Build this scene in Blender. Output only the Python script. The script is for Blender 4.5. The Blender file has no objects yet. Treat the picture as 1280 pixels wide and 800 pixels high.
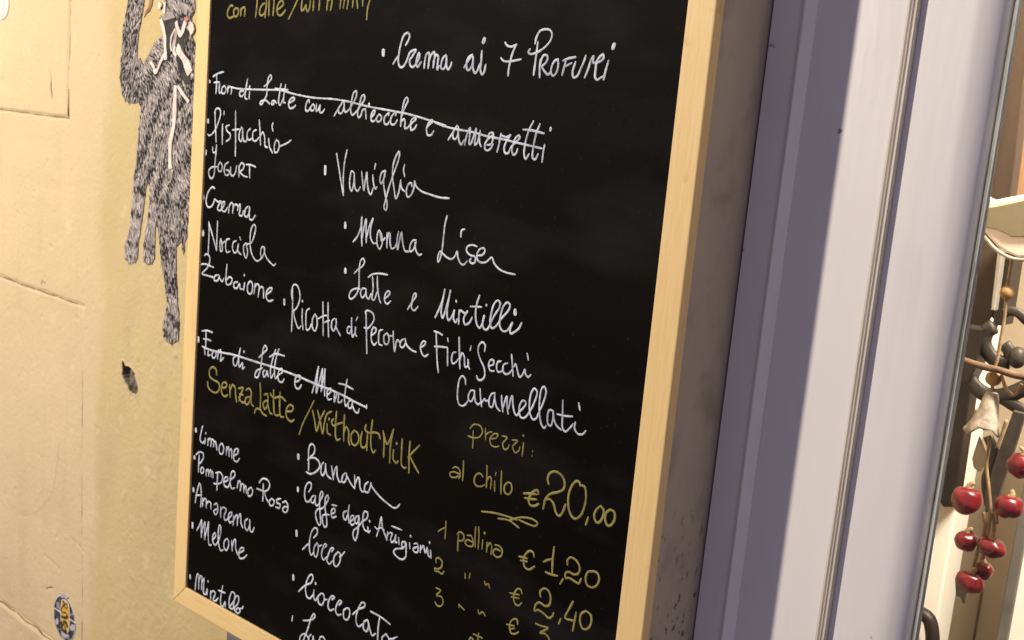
import bpy, bmesh, math, random
from mathutils import Vector, Matrix, noise
random.seed(7)
C = bpy.context.scene.collection
S = bpy.context.scene

# ---------------------------------------------------------------- camera, world, light, exposure
cam = bpy.data.cameras.new('camera')
cam.sensor_width = 36.0
cam.lens = 36.0 * 1380.0 / 1280.0
cam.clip_start = 0.01
cam.clip_end = 200
cam_o = bpy.data.objects.new('camera', cam)
C.objects.link(cam_o)
cam_o.matrix_world = Matrix(((0.73886, -0.17977, 0.64944, 0.0),
                             (0.66783, 0.06669, -0.74132, -0.687),
                             (0.08996, 0.98145, 0.16933, 1.5),
                             (0, 0, 0, 1)))
S.camera = cam_o
cam.dof.use_dof = True
cam.dof.focus_distance = 0.88
cam.dof.aperture_fstop = 16.0

w = bpy.data.worlds.new('World')
S.world = w
w.use_nodes = True
bg = w.node_tree.nodes['Background']
bg.inputs['Color'].default_value = (0.63, 0.60, 1.0, 1)      # dull evening light of the street
bg.inputs['Strength'].default_value = 0.325

def point_lamp(name, loc, power, col, radius):
    l = bpy.data.lights.new(name, 'POINT')
    l.energy = power; l.color = col; l.shadow_soft_size = radius
    o = bpy.data.objects.new(name, l); C.objects.link(o); o.location = loc
    return o
# the warm street lamp, up and to the left behind the photographer
point_lamp('street_lamp_light', (-1.80, -1.58, 2.16), 216, (1.0, 0.897, 0.755), 0.036)
# a weaker warm lamp down the street to the right
point_lamp('side_lamp_light', (1.35, -1.45, 2.25), 11, (1.0, 0.84, 0.88), 0.08)

def area_lamp(name, loc, rot, power, col, sx, sy):
    l = bpy.data.lights.new(name, 'AREA'); l.shape = 'RECTANGLE'
    l.energy = power; l.color = col; l.size = sx; l.size_y = sy
    o = bpy.data.objects.new(name, l); C.objects.link(o); o.location = loc; o.rotation_euler = rot
    return o
# lamp inside the shop, and a fill added by its glass
area_lamp('shop_ceiling_light', (0.12, 0.26, 2.45), (math.radians(52), 0, 0), 85, (1.0, 0.86, 0.68), 1.0, 0.6)

area_lamp('window_fill_light', (0.06, 0.125, 2.02), (math.radians(14), math.radians(14), 0), 32, (1.0, 0.87, 0.70), 0.30, 0.05)  # added near the glass to brighten the post and ornament

S.view_settings.view_transform = 'Standard'
S.view_settings.look = 'None'
S.view_settings.exposure = 0
S.view_settings.gamma = 1

# ---------------------------------------------------------------- helpers
def material(name, col, rough=0.6, spec=0.3, col2=None, scale=40, lo=0.35, hi=0.7, bump=0, bscale=None,
             stretch=(1, 1, 1), metallic=0, detail=4, coat=0):
    m = bpy.data.materials.new(name); m.use_nodes = True
    nt = m.node_tree; b = nt.nodes['Principled BSDF']
    b.inputs['Roughness'].default_value = rough
    b.inputs['Specular IOR Level'].default_value = spec
    b.inputs['Metallic'].default_value = metallic
    b.inputs['Coat Weight'].default_value = coat
    b.inputs['Base Color'].default_value = (*col, 1)
    tc = nt.nodes.new('ShaderNodeTexCoord'); mp = nt.nodes.new('ShaderNodeMapping')
    mp.inputs['Scale'].default_value = stretch
    nt.links.new(tc.outputs['Object'], mp.inputs['Vector'])
    if col2:
        n = nt.nodes.new('ShaderNodeTexNoise'); n.inputs['Scale'].default_value = scale
        n.inputs['Detail'].default_value = detail
        nt.links.new(mp.outputs['Vector'], n.inputs['Vector'])
        r = nt.nodes.new('ShaderNodeValToRGB')
        r.color_ramp.elements[0].position = lo; r.color_ramp.elements[1].position = hi
        r.color_ramp.elements[0].color = (*col, 1); r.color_ramp.elements[1].color = (*col2, 1)
        nt.links.new(n.outputs['Fac'], r.inputs['Fac']); nt.links.new(r.outputs['Color'], b.inputs['Base Color'])
    if bump:
        n2 = nt.nodes.new('ShaderNodeTexNoise'); n2.inputs['Scale'].default_value = bscale or scale
        n2.inputs['Detail'].default_value = 6
        nt.links.new(mp.outputs['Vector'], n2.inputs['Vector'])
        bp = nt.nodes.new('ShaderNodeBump'); bp.inputs['Strength'].default_value = bump
        bp.inputs['Distance'].default_value = 0.002
        nt.links.new(n2.outputs['Fac'], bp.inputs['Height']); nt.links.new(bp.outputs['Normal'], b.inputs['Normal'])
    return m

def layer(m, col, scale, lo, hi, stretch=(1, 1, 1), kind='noise', seed=0.0, amount=1.0, zone=None):
    """a second coat of spots, stains or chips over a material's base colour; zone = (axis, a, b) limits it to where that coordinate runs from a (none) to b (full)"""
    nt = m.node_tree; b = nt.nodes['Principled BSDF']
    tc = nt.nodes.new('ShaderNodeTexCoord'); mp = nt.nodes.new('ShaderNodeMapping')
    mp.inputs['Scale'].default_value = stretch; mp.inputs['Location'].default_value = (seed, seed * 1.7, seed * 0.6)
    nt.links.new(tc.outputs['Object'], mp.inputs['Vector'])
    n = nt.nodes.new('ShaderNodeTexNoise'); n.inputs['Scale'].default_value = scale; n.inputs['Detail'].default_value = 5
    nt.links.new(mp.outputs['Vector'], n.inputs['Vector'])
    r = nt.nodes.new('ShaderNodeMapRange')
    r.inputs['From Min'].default_value = lo; r.inputs['From Max'].default_value = hi
    r.inputs['To Max'].default_value = amount
    nt.links.new(n.outputs['Fac'], r.inputs['Value'])
    fac = r.outputs['Result']
    if zone:
        sp = nt.nodes.new('ShaderNodeSeparateXYZ'); nt.links.new(tc.outputs['Object'], sp.inputs['Vector'])
        z = nt.nodes.new('ShaderNodeMapRange'); z.interpolation_type = 'SMOOTHSTEP'
        z.inputs['From Min'].default_value = zone[1]; z.inputs['From Max'].default_value = zone[2]
        zn = nt.nodes.new('ShaderNodeTexNoise'); zn.inputs['Scale'].default_value = 7.0; zn.inputs['Detail'].default_value = 4
        nt.links.new(tc.outputs['Object'], zn.inputs['Vector'])
        za = nt.nodes.new('ShaderNodeMath'); za.operation = 'MULTIPLY_ADD'; za.inputs[1].default_value = zone[3] if len(zone) > 3 else 0.0
        nt.links.new(zn.outputs['Fac'], za.inputs[0]); nt.links.new(sp.outputs['XYZ'.index(zone[0])], za.inputs[2])
        nt.links.new(za.outputs[0], z.inputs['Value'])
        mu = nt.nodes.new('ShaderNodeMath'); mu.operation = 'MULTIPLY'
        nt.links.new(fac, mu.inputs[0]); nt.links.new(z.outputs['Result'], mu.inputs[1]); fac = mu.outputs[0]
    mx = nt.nodes.new('ShaderNodeMix'); mx.data_type = 'RGBA'
    src = b.inputs['Base Color'].links
    if src: nt.links.new(src[0].from_socket, mx.inputs[6])
    else: mx.inputs[6].default_value = b.inputs['Base Color'].default_value
    mx.inputs[7].default_value = (*col, 1)
    nt.links.new(fac, mx.inputs[0]); nt.links.new(mx.outputs[2], b.inputs['Base Color'])
    return m

def link(name, bm, mat, parent=None, smooth=False):
    me = bpy.data.meshes.new(name); bm.to_mesh(me); bm.free()
    o = bpy.data.objects.new(name, me); C.objects.link(o)
    if mat: me.materials.append(mat)
    if smooth:
        for p in me.polygons: p.use_smooth = True
    if parent:
        o.parent = parent
        o.matrix_parent_inverse = Matrix.Translation(parent.location).inverted()
    return o

def thing(name, label, cat, loc=(0, 0, 0), group=None):
    o = bpy.data.objects.new(name, None); C.objects.link(o); o.location = loc
    o.empty_display_size = 0.05
    return tag(o, label, cat, group)

def tag(o, label, cat, group=None):
    o['label'] = label; o['category'] = cat
    if group: o['group'] = group
    return o

def struct(o, label=None):
    o['kind'] = 'structure'
    return o

def box(bm, x0, x1, y0, y1, z0, z1):
    v = [bm.verts.new(p) for p in ((x0, y0, z0), (x1, y0, z0), (x1, y1, z0), (x0, y1, z0),
                                   (x0, y0, z1), (x1, y0, z1), (x1, y1, z1), (x0, y1, z1))]
    for f in ((0, 1, 5, 4), (1, 2, 6, 5), (2, 3, 7, 6), (3, 0, 4, 7), (4, 5, 6, 7), (3, 2, 1, 0)):
        bm.faces.new([v[i] for i in f])
    return bm

def bevel(bm, r, seg=2):
    bmesh.ops.bevel(bm, geom=list(bm.edges), offset=r, segments=seg, affect='EDGES', profile=0.5)
    return bm

def boxm(x0, x1, y0, y1, z0, z1, r=0.0):
    bm = box(bmesh.new(), x0, x1, y0, y1, z0, z1)
    if r: bevel(bm, r)
    return bm

def extrude_profile(pts, z0, z1, closed=True, nz=1, wob=0.0):
    """an (x, y) profile drawn out along z"""
    bm = bmesh.new(); rows = []
    for k in range(nz + 1):
        z = z0 + (z1 - z0) * k / nz
        rows.append([bm.verts.new((x + wob * noise.noise((x * 9, z * 7, i * .7)), y + wob * noise.noise((x * 8, z * 6, 4 + i * .7)), z))
                     for i, (x, y) in enumerate(pts)])
    n = len(pts)
    for k in range(nz):
        for i in range(n if closed else n - 1):
            j = (i + 1) % n
            bm.faces.new((rows[k][i], rows[k][j], rows[k + 1][j], rows[k + 1][i]))
    if closed:
        bm.faces.new(list(reversed(rows[0]))); bm.faces.new(rows[-1])
    return bm

def plate(pts, y_back, y_front, round_=0.0):
    """an outline in x, z given thickness along y"""
    bm = bmesh.new()
    a = [bm.verts.new((x, y_back, z)) for x, z in pts]; b = [bm.verts.new((x, y_front, z)) for x, z in pts]
    fb = bm.faces.new(a); ff = bm.faces.new(b)
    n = len(pts)
    for i in range(n):
        j = (i + 1) % n
        bm.faces.new((a[i], a[j], b[j], b[i]))
    bmesh.ops.recalc_face_normals(bm, faces=bm.faces)
    if round_:
        bmesh.ops.bevel(bm, geom=list(ff.edges), offset=round_, segments=2, affect='EDGES', profile=0.5)
    bmesh.ops.triangulate(bm, faces=[f for f in bm.faces if len(f.verts) > 4])
    return bm

def catmull(P, step):
    if len(P) < 3: 
        out = []
        a, b = P[0], P[-1]; n = max(1, int((b - a).length / step))
        return [a.lerp(b, i / n) for i in range(n + 1)]
    Q = [P[0] * 2 - P[1]] + list(P) + [P[-1] * 2 - P[-2]]
    out = []
    for i in range(1, len(Q) - 2):
        p0, p1, p2, p3 = Q[i - 1:i + 3]
        d = [max(1e-6, (b - a).length) ** 0.5 for a, b in ((p0, p1), (p1, p2), (p2, p3))]
        m1 = ((p1 - p0) / d[0] - (p2 - p0) / (d[0] + d[1]) + (p2 - p1) / d[1]) * d[1]
        m2 = ((p2 - p1) / d[1] - (p3 - p1) / (d[1] + d[2]) + (p3 - p2) / d[2]) * d[1]
        n = max(1, int(math.ceil((p2 - p1).length / step)))
        for k in range(n):
            t = k / n; t2 = t * t; t3 = t2 * t
            out.append(p1 * (2 * t3 - 3 * t2 + 1) + m1 * (t3 - 2 * t2 + t) + p2 * (-2 * t3 + 3 * t2) + m2 * (t3 - t2))
    out.append(Q[-2])
    return out

def tube(bm, pts, radii, seg=10, flat=1.0, cap=True):
    """a tube along 3-D points; flat squashes it along y"""
    P = [Vector(p) for p in pts]; rings = []
    R = radii if isinstance(radii, (list, tuple)) else [radii] * len(P)
    for i, p in enumerate(P):
        t = (P[min(i + 1, len(P) - 1)] - P[max(i - 1, 0)]).normalized()
        a = Vector((0, 1, 0)); a = (a - t * a.dot(t))
        a = a.normalized() if a.length > 1e-4 else Vector((1, 0, 0))
        b = t.cross(a)
        rings.append([bm.verts.new(p + (a * math.cos(u) * flat + b * math.sin(u)) * R[i])
                      for u in (2 * math.pi * k / seg for k in range(seg))])
    for i in range(len(rings) - 1):
        for k in range(seg):
            bm.faces.new((rings[i][k], rings[i][(k + 1) % seg], rings[i + 1][(k + 1) % seg], rings[i + 1][k]))
    if cap:
        bm.faces.new(list(reversed(rings[0]))); bm.faces.new(rings[-1])
    return bm

def curve3(pts, step=0.002):
    return catmull([Vector(p) for p in pts], step)

def blob(bm, c, rx, ry, rz, seg=20, lump=0.0, seed=0, tilt=0.0):
    r = bmesh.ops.create_uvsphere(bm, u_segments=seg, v_segments=seg // 2 + 2, radius=1)
    rot = Matrix.Rotation(tilt, 3, 'Y')
    for v in r['verts']:
        d = v.co.copy(); k = 1 + lump * noise.noise(d * 1.6 + Vector((seed * 3.1, seed, 0)))
        v.co = rot @ Vector((d.x * rx * k, d.y * ry * k, d.z * rz * k)) + Vector(c)
    return bm

# ---------------------------------------------------------------- materials
M = {}
M['plaster'] = material('cream_plaster', (0.560, 0.447, 0.240), 0.88, 0.12, (0.525, 0.410, 0.210), 3.2, 0.35, 0.65, bump=0.30, bscale=260)
layer(M['plaster'], (0.592, 0.470, 0.283), 1.6, 0.22, 0.40, zone=('X', -1.225, -1.265, 0.09), stretch=(1, 1, 1.2), seed=3, amount=0.95)
layer(M['plaster'], (0.640, 0.498, 0.310), 6.0, 0.46, 0.66, zone=('X', -1.32, -1.36, 0.06), stretch=(1, 1, 0.8), seed=6, amount=0.75)
layer(M['plaster'], (0.520, 0.410, 0.190), 4.5, 0.40, 0.60, zone=('X', -1.285, -1.245, 0.05), stretch=(1, 1, 0.5), seed=8, amount=0.8)
layer(M['plaster'], (0.42, 0.345, 0.205), 8.0, 0.55, 0.80, stretch=(2.2, 1, 0.40), seed=5, amount=0.50)
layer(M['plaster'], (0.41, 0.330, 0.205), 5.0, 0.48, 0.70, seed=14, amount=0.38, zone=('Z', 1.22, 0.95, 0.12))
layer(M['plaster'], (0.68, 0.56, 0.38), 38.0, 0.62, 0.74, seed=21, amount=0.40)
layer(M['plaster'], (0.38, 0.29, 0.17), 85.0, 0.69, 0.78, seed=2, amount=0.55)
M['plaster_hole'] = material('bare_render', (0.20, 0.16, 0.125), 0.9, 0.1, (0.09, 0.07, 0.055), 160, bump=0.8, bscale=400)
M['crack'] = material('shaded_crack', (0.20, 0.135, 0.075), 0.95, 0.1, (0.36, 0.26, 0.15), 60)  # crack lines; along the joints the groove's shade is put into the colour
M['stain'] = material('old_stain', (0.50, 0.39, 0.235), 0.9, 0.1, (0.60, 0.475, 0.29), 40)
M['reveal'] = material('grey_render', (0.48, 0.41, 0.315), 0.85, 0.2, (0.43, 0.365, 0.28), 14, bump=0.3, bscale=160, stretch=(1, 1, 0.5))
layer(M['reveal'], (0.06, 0.05, 0.045), 190.0, 0.60, 0.66, stretch=(1, 1, 0.5), seed=4, amount=0.8, zone=('Z', 1.27, 1.12))
layer(M['reveal'], (0.30, 0.255, 0.20), 25.0, 0.55, 0.70, seed=9, amount=0.6)
M['paint'] = material('white_gloss_paint', (0.80, 0.758, 0.725), 0.38, 0.4, (0.765, 0.728, 0.705), 6, bump=0.16, bscale=90, stretch=(1, 1, 0.12))
layer(M['paint'], (0.12, 0.10, 0.10), 55.0, 0.735, 0.765, seed=6, amount=0.8)
layer(M['paint'], (0.52, 0.48, 0.46), 9.0, 0.54, 0.80, seed=1, stretch=(1.6, 1, 0.5), amount=0.38)
M['lit_worn'] = material('lit_worn_paint', (0.93, 0.87, 0.80), 0.6, 0.3, (0.87, 0.81, 0.74), 30, stretch=(1, 1, 0.3), bump=0.2, bscale=120)  # bead paint made pale and warm: extra light put into its colour
layer(M['lit_worn'], (0.20, 0.16, 0.15), 40.0, 0.585, 0.63, stretch=(1.4, 1, 0.30), seed=2.5, amount=0.8, zone=('Z', 1.35, 1.15))
M['step_paint'] = material('yellowed_paint', (0.60, 0.545, 0.475), 0.5, 0.3, (0.50, 0.45, 0.39), 30, stretch=(1, 1, 0.3), bump=0.15, bscale=120)
M['old_edge'] = material('greenish_chipped_edge', (0.36, 0.37, 0.33), 0.55, 0.3, (0.50, 0.49, 0.44), 55, stretch=(1, 1, 0.25), bump=0.4, bscale=140)
layer(M['old_edge'], (0.10, 0.09, 0.08), 70.0, 0.62, 0.68, stretch=(1, 1, 0.3), seed=7, amount=0.8)
M['gap'] = material('dark_gap', (0.02, 0.018, 0.016), 0.95, 0.05)
M['pine'] = material('raw_pine', (0.80, 0.575, 0.265), 0.5, 0.25, (0.745, 0.515, 0.22), 30, 0.38, 0.72, bump=0.12, bscale=60, stretch=(14, 14, 0.8))
M['pine_x'] = material('raw_pine_along', (0.80, 0.575, 0.265), 0.5, 0.25, (0.745, 0.515, 0.22), 30, 0.38, 0.72, bump=0.12, bscale=60, stretch=(0.8, 14, 14))
for k in ('pine', 'pine_x'):
    layer(M[k], (0.58, 0.36, 0.13), 7.0, 0.58, 0.72, stretch=(3, 3, 0.6) if k == 'pine' else (0.6, 3, 3), seed=3, amount=0.45)
    layer(M[k], (0.50, 0.31, 0.12), 45.0, 0.66, 0.74, seed=9, amount=0.35)
M['board'] = material('black_board', (0.0036, 0.0030, 0.0025), 0.55, 0.025, (0.0052, 0.0045, 0.0038), 5, bump=0.05, bscale=500)
layer(M['board'], (0.020, 0.019, 0.019), 9.0, 0.50, 0.80, seed=4, stretch=(0.8, 1, 1.8), amount=0.6)
layer(M['board'], (0.03, 0.028, 0.027), 300.0, 0.66, 0.76, seed=12, stretch=(1, 1, 0.8), amount=0.45)
M['white_ink'] = material('white_chalk_ink', (0.66, 0.70, 0.77), 0.75, 0.15, (0.34, 0.365, 0.41), 260, 0.42, 0.74)
layer(M['white_ink'], (0.28, 0.30, 0.34), 38.0, 0.53, 0.72, seed=3, amount=0.7)
M['yellow_ink'] = material('yellow_chalk_ink', (0.32, 0.275, 0.085), 0.75, 0.15, (0.20, 0.17, 0.045), 130, 0.38, 0.75)
layer(M['yellow_ink'], (0.17, 0.13, 0.03), 40.0, 0.55, 0.72, seed=5, amount=0.7)

# ---------------------------------------------------------------- ground and street
bm = bmesh.new()
vs = [bm.verts.new(p) for p in ((-30, -30, 0), (30, -30, 0), (30, 6, 0), (-30, 6, 0))]
bm.faces.new(vs)
M['paving'] = material('street_paving', (0.16, 0.15, 0.14), 0.8, 0.3, (0.11, 0.10, 0.095), 6, bump=0.5, bscale=30)
struct(link('pavement', bm, M['paving']))

# ---------------------------------------------------------------- plastered wall with joints, hole and lumps
CORNER = -0.4330
wall = thing('plaster_wall', 'cream plastered house wall scored into blocks with a chipped hole', 'wall', (-1.3, 0, 0))
X0, X1, Z0, Z1, ST = -1.72, -1.04, 0.62, 1.74, 0.0019
nx = int((X1 - X0) / ST); nz = int((Z1 - Z0) / ST)

def seg_dist(px, pz, a, b):
    ax, az = a; bx, bz = b
    dx, dz = bx - ax, bz - az
    t = max(0, min(1, ((px - ax) * dx + (pz - az) * dz) / (dx * dx + dz * dz)))
    return math.hypot(px - ax - t * dx, pz - az - t * dz)
HOLE = [(-1.2331, 1.1763), (-1.2293, 1.1763), (-1.2255, 1.1718), (-1.2131, 1.1725), (-1.2027, 1.1671), (-1.1989, 1.1585), (-1.1945, 1.152), (-1.1941, 1.1455), (-1.1989, 1.1412), (-1.2074, 1.1407), (-1.2141, 1.1423), (-1.2188, 1.1482), (-1.2255, 1.152), (-1.2312, 1.1585)]
def in_poly(x, z, P):
    c = False; j = len(P) - 1
    for i in range(len(P)):
        if (P[i][1] > z) != (P[j][1] > z) and x < (P[j][0] - P[i][0]) * (z - P[i][1]) / (P[j][1] - P[i][1]) + P[i][0]: c = not c
        j = i
    return c
def sm(a, b, x):
    t = max(0.0, min(1.0, (x - a) / (b - a))); return t * t * (3 - 2 * t)
JOINTS = [((-1.8, 1.4640), (-1.3876, 1.4628)), ((-1.3876, 1.4628), (-1.3868, 1.80)),
          ((-1.8, 1.2276), (-1.3350, 1.2268)), ((-1.3379, 1.2268), (-1.3160, 0.60)),
          ((-1.8, 0.7369), (-1.34, 0.7372))]
def relief(x, z):
    wx = x + 0.0012 * noise.noise((x * 40, z * 40, 1)); wz = z + 0.0010 * noise.noise((x * 40, z * 40, 9))
    h = 0.0
    # wavy hand trowelled surface
    h += 0.0018 * noise.noise((x * 7, z * 7, 3)) + 0.0007 * noise.noise((x * 22, z * 22, 5))
    rough = sm(-1.30, -1.20, x + 0.03 * noise.noise((z * 5, 2, 0)))
    h += rough * (0.0007 * noise.noise((x * 85, z * 85, 2)) * sm(-0.25, 0.4, noise.noise((x * 11, z * 11, 17))) + 0.00045 * noise.noise((x * 200, z * 200, 7)) + 0.0011 * sm(0.42, 0.7, noise.noise((x * 48, z * 48, 27))))
    h += (1 - rough) * (0.00032 * noise.noise((x * 150, z * 150, 2)) + 0.0006 * noise.noise((x * 14, z * 45, 12)) * sm(0.0, 0.5, noise.noise((x * 6, z * 6, 18))) - 0.0008 * sm(0.55, 0.72, noise.noise((x * 60, z * 60, 29))))
    # the blocks: each stands a little proud of the plaster round it
    up = sm(0.0, 0.0018, wz - 1.4636) * sm(0.0, 0.0025, -1.3876 - wx)
    lo = sm(0.0, 0.0020, 1.2272 - wz) * sm(0.0, 0.0030, (-1.3379 + (1.2268 - wz) * 0.048) - wx)
    bot = sm(0.0, 0.0020, 0.7371 - wz)
    h += 0.0012 * up - 0.0004 * lo + 0.0030 * bot
    if wz < 1.2272 and wz > 1.222: h += 0.0010 * sm(1.222, 1.227, wz) * (1 if wx < -1.34 else 0)
    for i, (a, b) in enumerate(JOINTS):
        d = seg_dist(wx, wz, a, b)
        wd, dp = ((0.0030, 0.0028), (0.0022, 0.0012), (0.0036, 0.0032), (0.0040, 0.0008), (0.0040, 0.0036))[i]
        if d < wd: h -= dp * (1 - (d / wd) ** 2) * (0.75 + 0.5 * noise.noise((x * 30, z * 30, i)))
    # worn ring scratched in the lower block, drips and small scars
    d = abs(math.hypot((x + 1.52) / 0.105, (z - 1.04) / 0.15) - 1)
    h -= 0.0007 * max(0, 1 - d / 0.05) * (0.5 + 0.5 * noise.noise((x * 12, z * 12, 11)))
    for a, b in (((-1.437, 1.52), (-1.432, 1.483)), ((-1.352, 0.905), (-1.318, 0.897)), ((-1.43, 0.855), (-1.385, 0.85)), ((-1.318, 0.80), (-1.317, 0.70)),
                 ((-1.425, 0.807), (-1.405, 0.816))):
        d = seg_dist(wx, wz, a, b)
        if d < 0.003: h -= 0.0010 * (1 - d / 0.003)
    # hole knocked into the plaster
    hx = x + 0.0008 * noise.noise((x * 260, z * 260, 4)); hz = z + 0.0008 * noise.noise((x * 260, z * 260, 14))
    if -1.25 < x < -1.18 and 1.125 < z < 1.19:
        de = min(seg_dist(hx, hz, HOLE[i], HOLE[(i + 1) % len(HOLE)]) for i in range(len(HOLE)))
        if in_poly(hx, hz, HOLE): h = h - (0.0048 + 0.0070 * sm(1.150, 1.172, hz)) * sm(0.0, 0.0022, de) - 0.0020 * noise.noise((x * 150, z * 150, 6)) * sm(0, .003, de)
        elif de < 0.004: h += 0.0012 * (1 - de / 0.004)
    edge = min(sm(X0, X0 + .03, x), 1 - sm(X1 - .03, X1, x), sm(Z0, Z0 + .03, z), 1 - sm(Z1 - .03, Z1, z))
    return h * edge
bm = bmesh.new()
def relief_sheet(xs, zs, skip=None):
    rows = [[bm.verts.new((x, -relief(x, z), z)) for x in xs] for z in zs]
    for k in range(len(zs) - 1):
        z = (zs[k] + zs[k + 1]) / 2
        for i in range(len(xs) - 1):
            x = (xs[i] + xs[i + 1]) / 2
            if skip and skip[0] < x < skip[1] and skip[2] < z < skip[3]: continue
            f = bm.faces.new((rows[k][i], rows[k][i + 1], rows[k + 1][i + 1], rows[k + 1][i])); f.smooth = True
            if -1.25 < x < -1.18 and 1.125 < z < 1.19 and in_poly(x + 0.0008 * noise.noise((x * 260, z * 260, 4)), z + 0.0008 * noise.noise((x * 260, z * 260, 14)), HOLE): f.material_index = 1
XS = [X0 + (X1 - X0) * i / nx for i in range(nx + 1)]; ZS = [Z0 + (Z1 - Z0) * k / nz for k in range(nz + 1)]
i0 = next(i for i, x in enumerate(XS) if x > -1.25); i1 = next(i for i, x in enumerate(XS) if x > -1.18)
k0 = next(k for k, z in enumerate(ZS) if z > 1.125); k1 = next(k for k, z in enumerate(ZS) if z > 1.19)
relief_sheet(XS, ZS, (XS[i0], XS[i1], ZS[k0], ZS[k1]))
relief_sheet([XS[i0] + (XS[i1] - XS[i0]) * i / 130 for i in range(131)], [ZS[k0] + (ZS[k1] - ZS[k0]) * k / 120 for k in range(121)])
# the rest of the wall in large flat sheets
def crack(bm, pts, wid, mi, keep=0.0):
    P = catmull([Vector(p) for p in pts], 0.0025); prev = None
    for i, p in enumerate(P):
        t = (P[min(i + 1, len(P) - 1)] - P[max(i - 1, 0)]).normalized(); nn = Vector((-t.y, t.x))
        wob = Vector((noise.noise((p.x * 40, p.y * 40, 21)), noise.noise((p.x * 40, p.y * 40, 22)))) * 0.0009
        k = noise.noise((p.x * 28, p.y * 28, 33)); q = p + wob
        hw = wid * 0.5 * max(0.0, 0.75 + 0.9 * k + 0.5 * noise.noise((p.x * 140, p.y * 140, 3)) - keep)
        y = -max(relief(q.x + nn.x * d, q.y + nn.y * d) for d in (-0.0012, 0, 0.0012)) - 0.00015
        a, b = q + nn * hw, q - nn * hw
        cur_ = (bm.verts.new((a.x, y, a.y)), bm.verts.new((b.x, y, b.y)))
        if prev:
            f = bm.faces.new((prev[0], prev[1], cur_[1], cur_[0])); f.material_index = mi
        prev = cur_
crack(bm, [(-1.72, 1.4636), (-1.55, 1.4634), (-1.3880, 1.4628)], 0.0022, 2)
crack(bm, [(-1.3876, 1.4628), (-1.3874, 1.50)], 0.0022, 2, 0.1)
crack(bm, [(-1.3874, 1.50), (-1.3868, 1.66)], 0.0018, 2, 0.6)
crack(bm, [(-1.72, 1.2275), (-1.55, 1.2272), (-1.3350, 1.2268)], 0.0026, 2, -0.1)
crack(bm, [(-1.3370, 1.2268), (-1.335, 1.15), (-1.328, 1.0), (-1.318, 0.80), (-1.3165, 0.66)], 0.0018, 2, 0.55)
crack(bm, [(-1.318, 0.80), (-1.3165, 0.70)], 0.0022, 2, 0.1)
crack(bm, [(-1.72, 0.7370), (-1.5, 0.7370), (-1.3, 0.7370)], 0.0028, 2, -0.2)
crack(bm, [(-1.437, 1.52), (-1.436, 1.50), (-1.431, 1.483)], 0.0030, 3, 0.1)
crack(bm, [(-1.352, 0.905), (-1.336, 0.897), (-1.318, 0.899)], 0.0016, 2, 0.3)
crack(bm, [(-1.425, 0.807), (-1.415, 0.813), (-1.405, 0.816)], 0.0020, 2, 0.2)
crack(bm, [(-1.60, 1.292), (-1.52, 1.274), (-1.44, 1.25)], 0.0018, 3, 0.65)
crack(bm, [(-1.392, 1.03), (-1.398, 0.995), (-1.411, 0.955), (-1.452, 0.915), (-1.50, 0.893), (-1.549, 0.889), (-1.60, 0.90)], 0.0026, 3, 0.15)
for q in ((-1.40, 1.01), (-1.53, 1.06), (-1.49, 1.045), (-1.45, 1.0), (-1.56, 0.97), (-1.43, 0.93)):
    crack(bm, [q, (q[0] + .007, q[1] - .004), (q[0] + .013, q[1] - .001)], 0.0028, 3, 0.25)
crack(bm, [(-1.452, 1.236), (-1.449, 1.242), (-1.440, 1.240)], 0.0018, 2, 0.2)
def quad(bm, x0, x1, z0, z1, y=0.0, ox=0.0):
    bm.faces.new([bm.verts.new(p) for p in ((x0 + ox, y, z0), (x1 + ox, y, z0), (x1 + ox, y, z1), (x0 + ox, y, z1))])
quad(bm, -9, X0, 0, 4); quad(bm, X0, X1, 0, Z0); quad(bm, X0, X1, Z1, 4); quad(bm, X1, CORNER, 0, 4)
front = link('wall_face', bm, None, wall)
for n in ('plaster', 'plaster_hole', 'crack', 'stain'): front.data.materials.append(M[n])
link('window_reveal', boxm(CORNER - 0.25, CORNER, 0.0005, 0.30, 0, 4), M['reveal'], wall)['label'] = 'grey painted return of the wall with scuffs low down'

# ---------------------------------------------------------------- menu board
board = thing('menu_board', 'black chalk menu board of ice cream flavours in a pale pine frame', 'menu board', (-0.755, 0, 0.95))
YF, YB, YP = -0.012, -0.002, -0.0095
IL, IR, OL, OR = -1.0552, -0.4546, -1.0797, -0.4306
ZT = 1.93
SL = 0.032
def zi(x): return 0.9446 + SL * (x + 1.0554)
def zo(x): return 0.9200 + SL * (x + 1.0796)
def rail(name, quad_, mat):
    bm = plate(quad_, YB, YF, 0.0011)
    return link(name, bm, mat, board)
rail('frame_rail', [(OL, zo(OL)), (IL, zi(IL)), (IL, ZT), (OL, ZT + .0245)], M['pine'])
rail('frame_rail', [(IR, zi(IR)), (OR, zo(OR)), (OR, ZT + .0245), (IR, ZT)], M['pine'])
rail('frame_rail', [(OL + .0003, zo(OL)), (OR - .0003, zo(OR)), (IR - .0003, zi(IR)), (IL + .0003, zi(IL))], M['pine_x'])
rail('frame_rail', [(IL, ZT), (IR, ZT), (OR, ZT + .0245), (OL, ZT + .0245)], M['pine_x'])
link('board_panel', boxm(IL - 0.004, IR + 0.004, YP, YB + 0.0005, 0.935, ZT + 0.004), M['board'], board)

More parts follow.
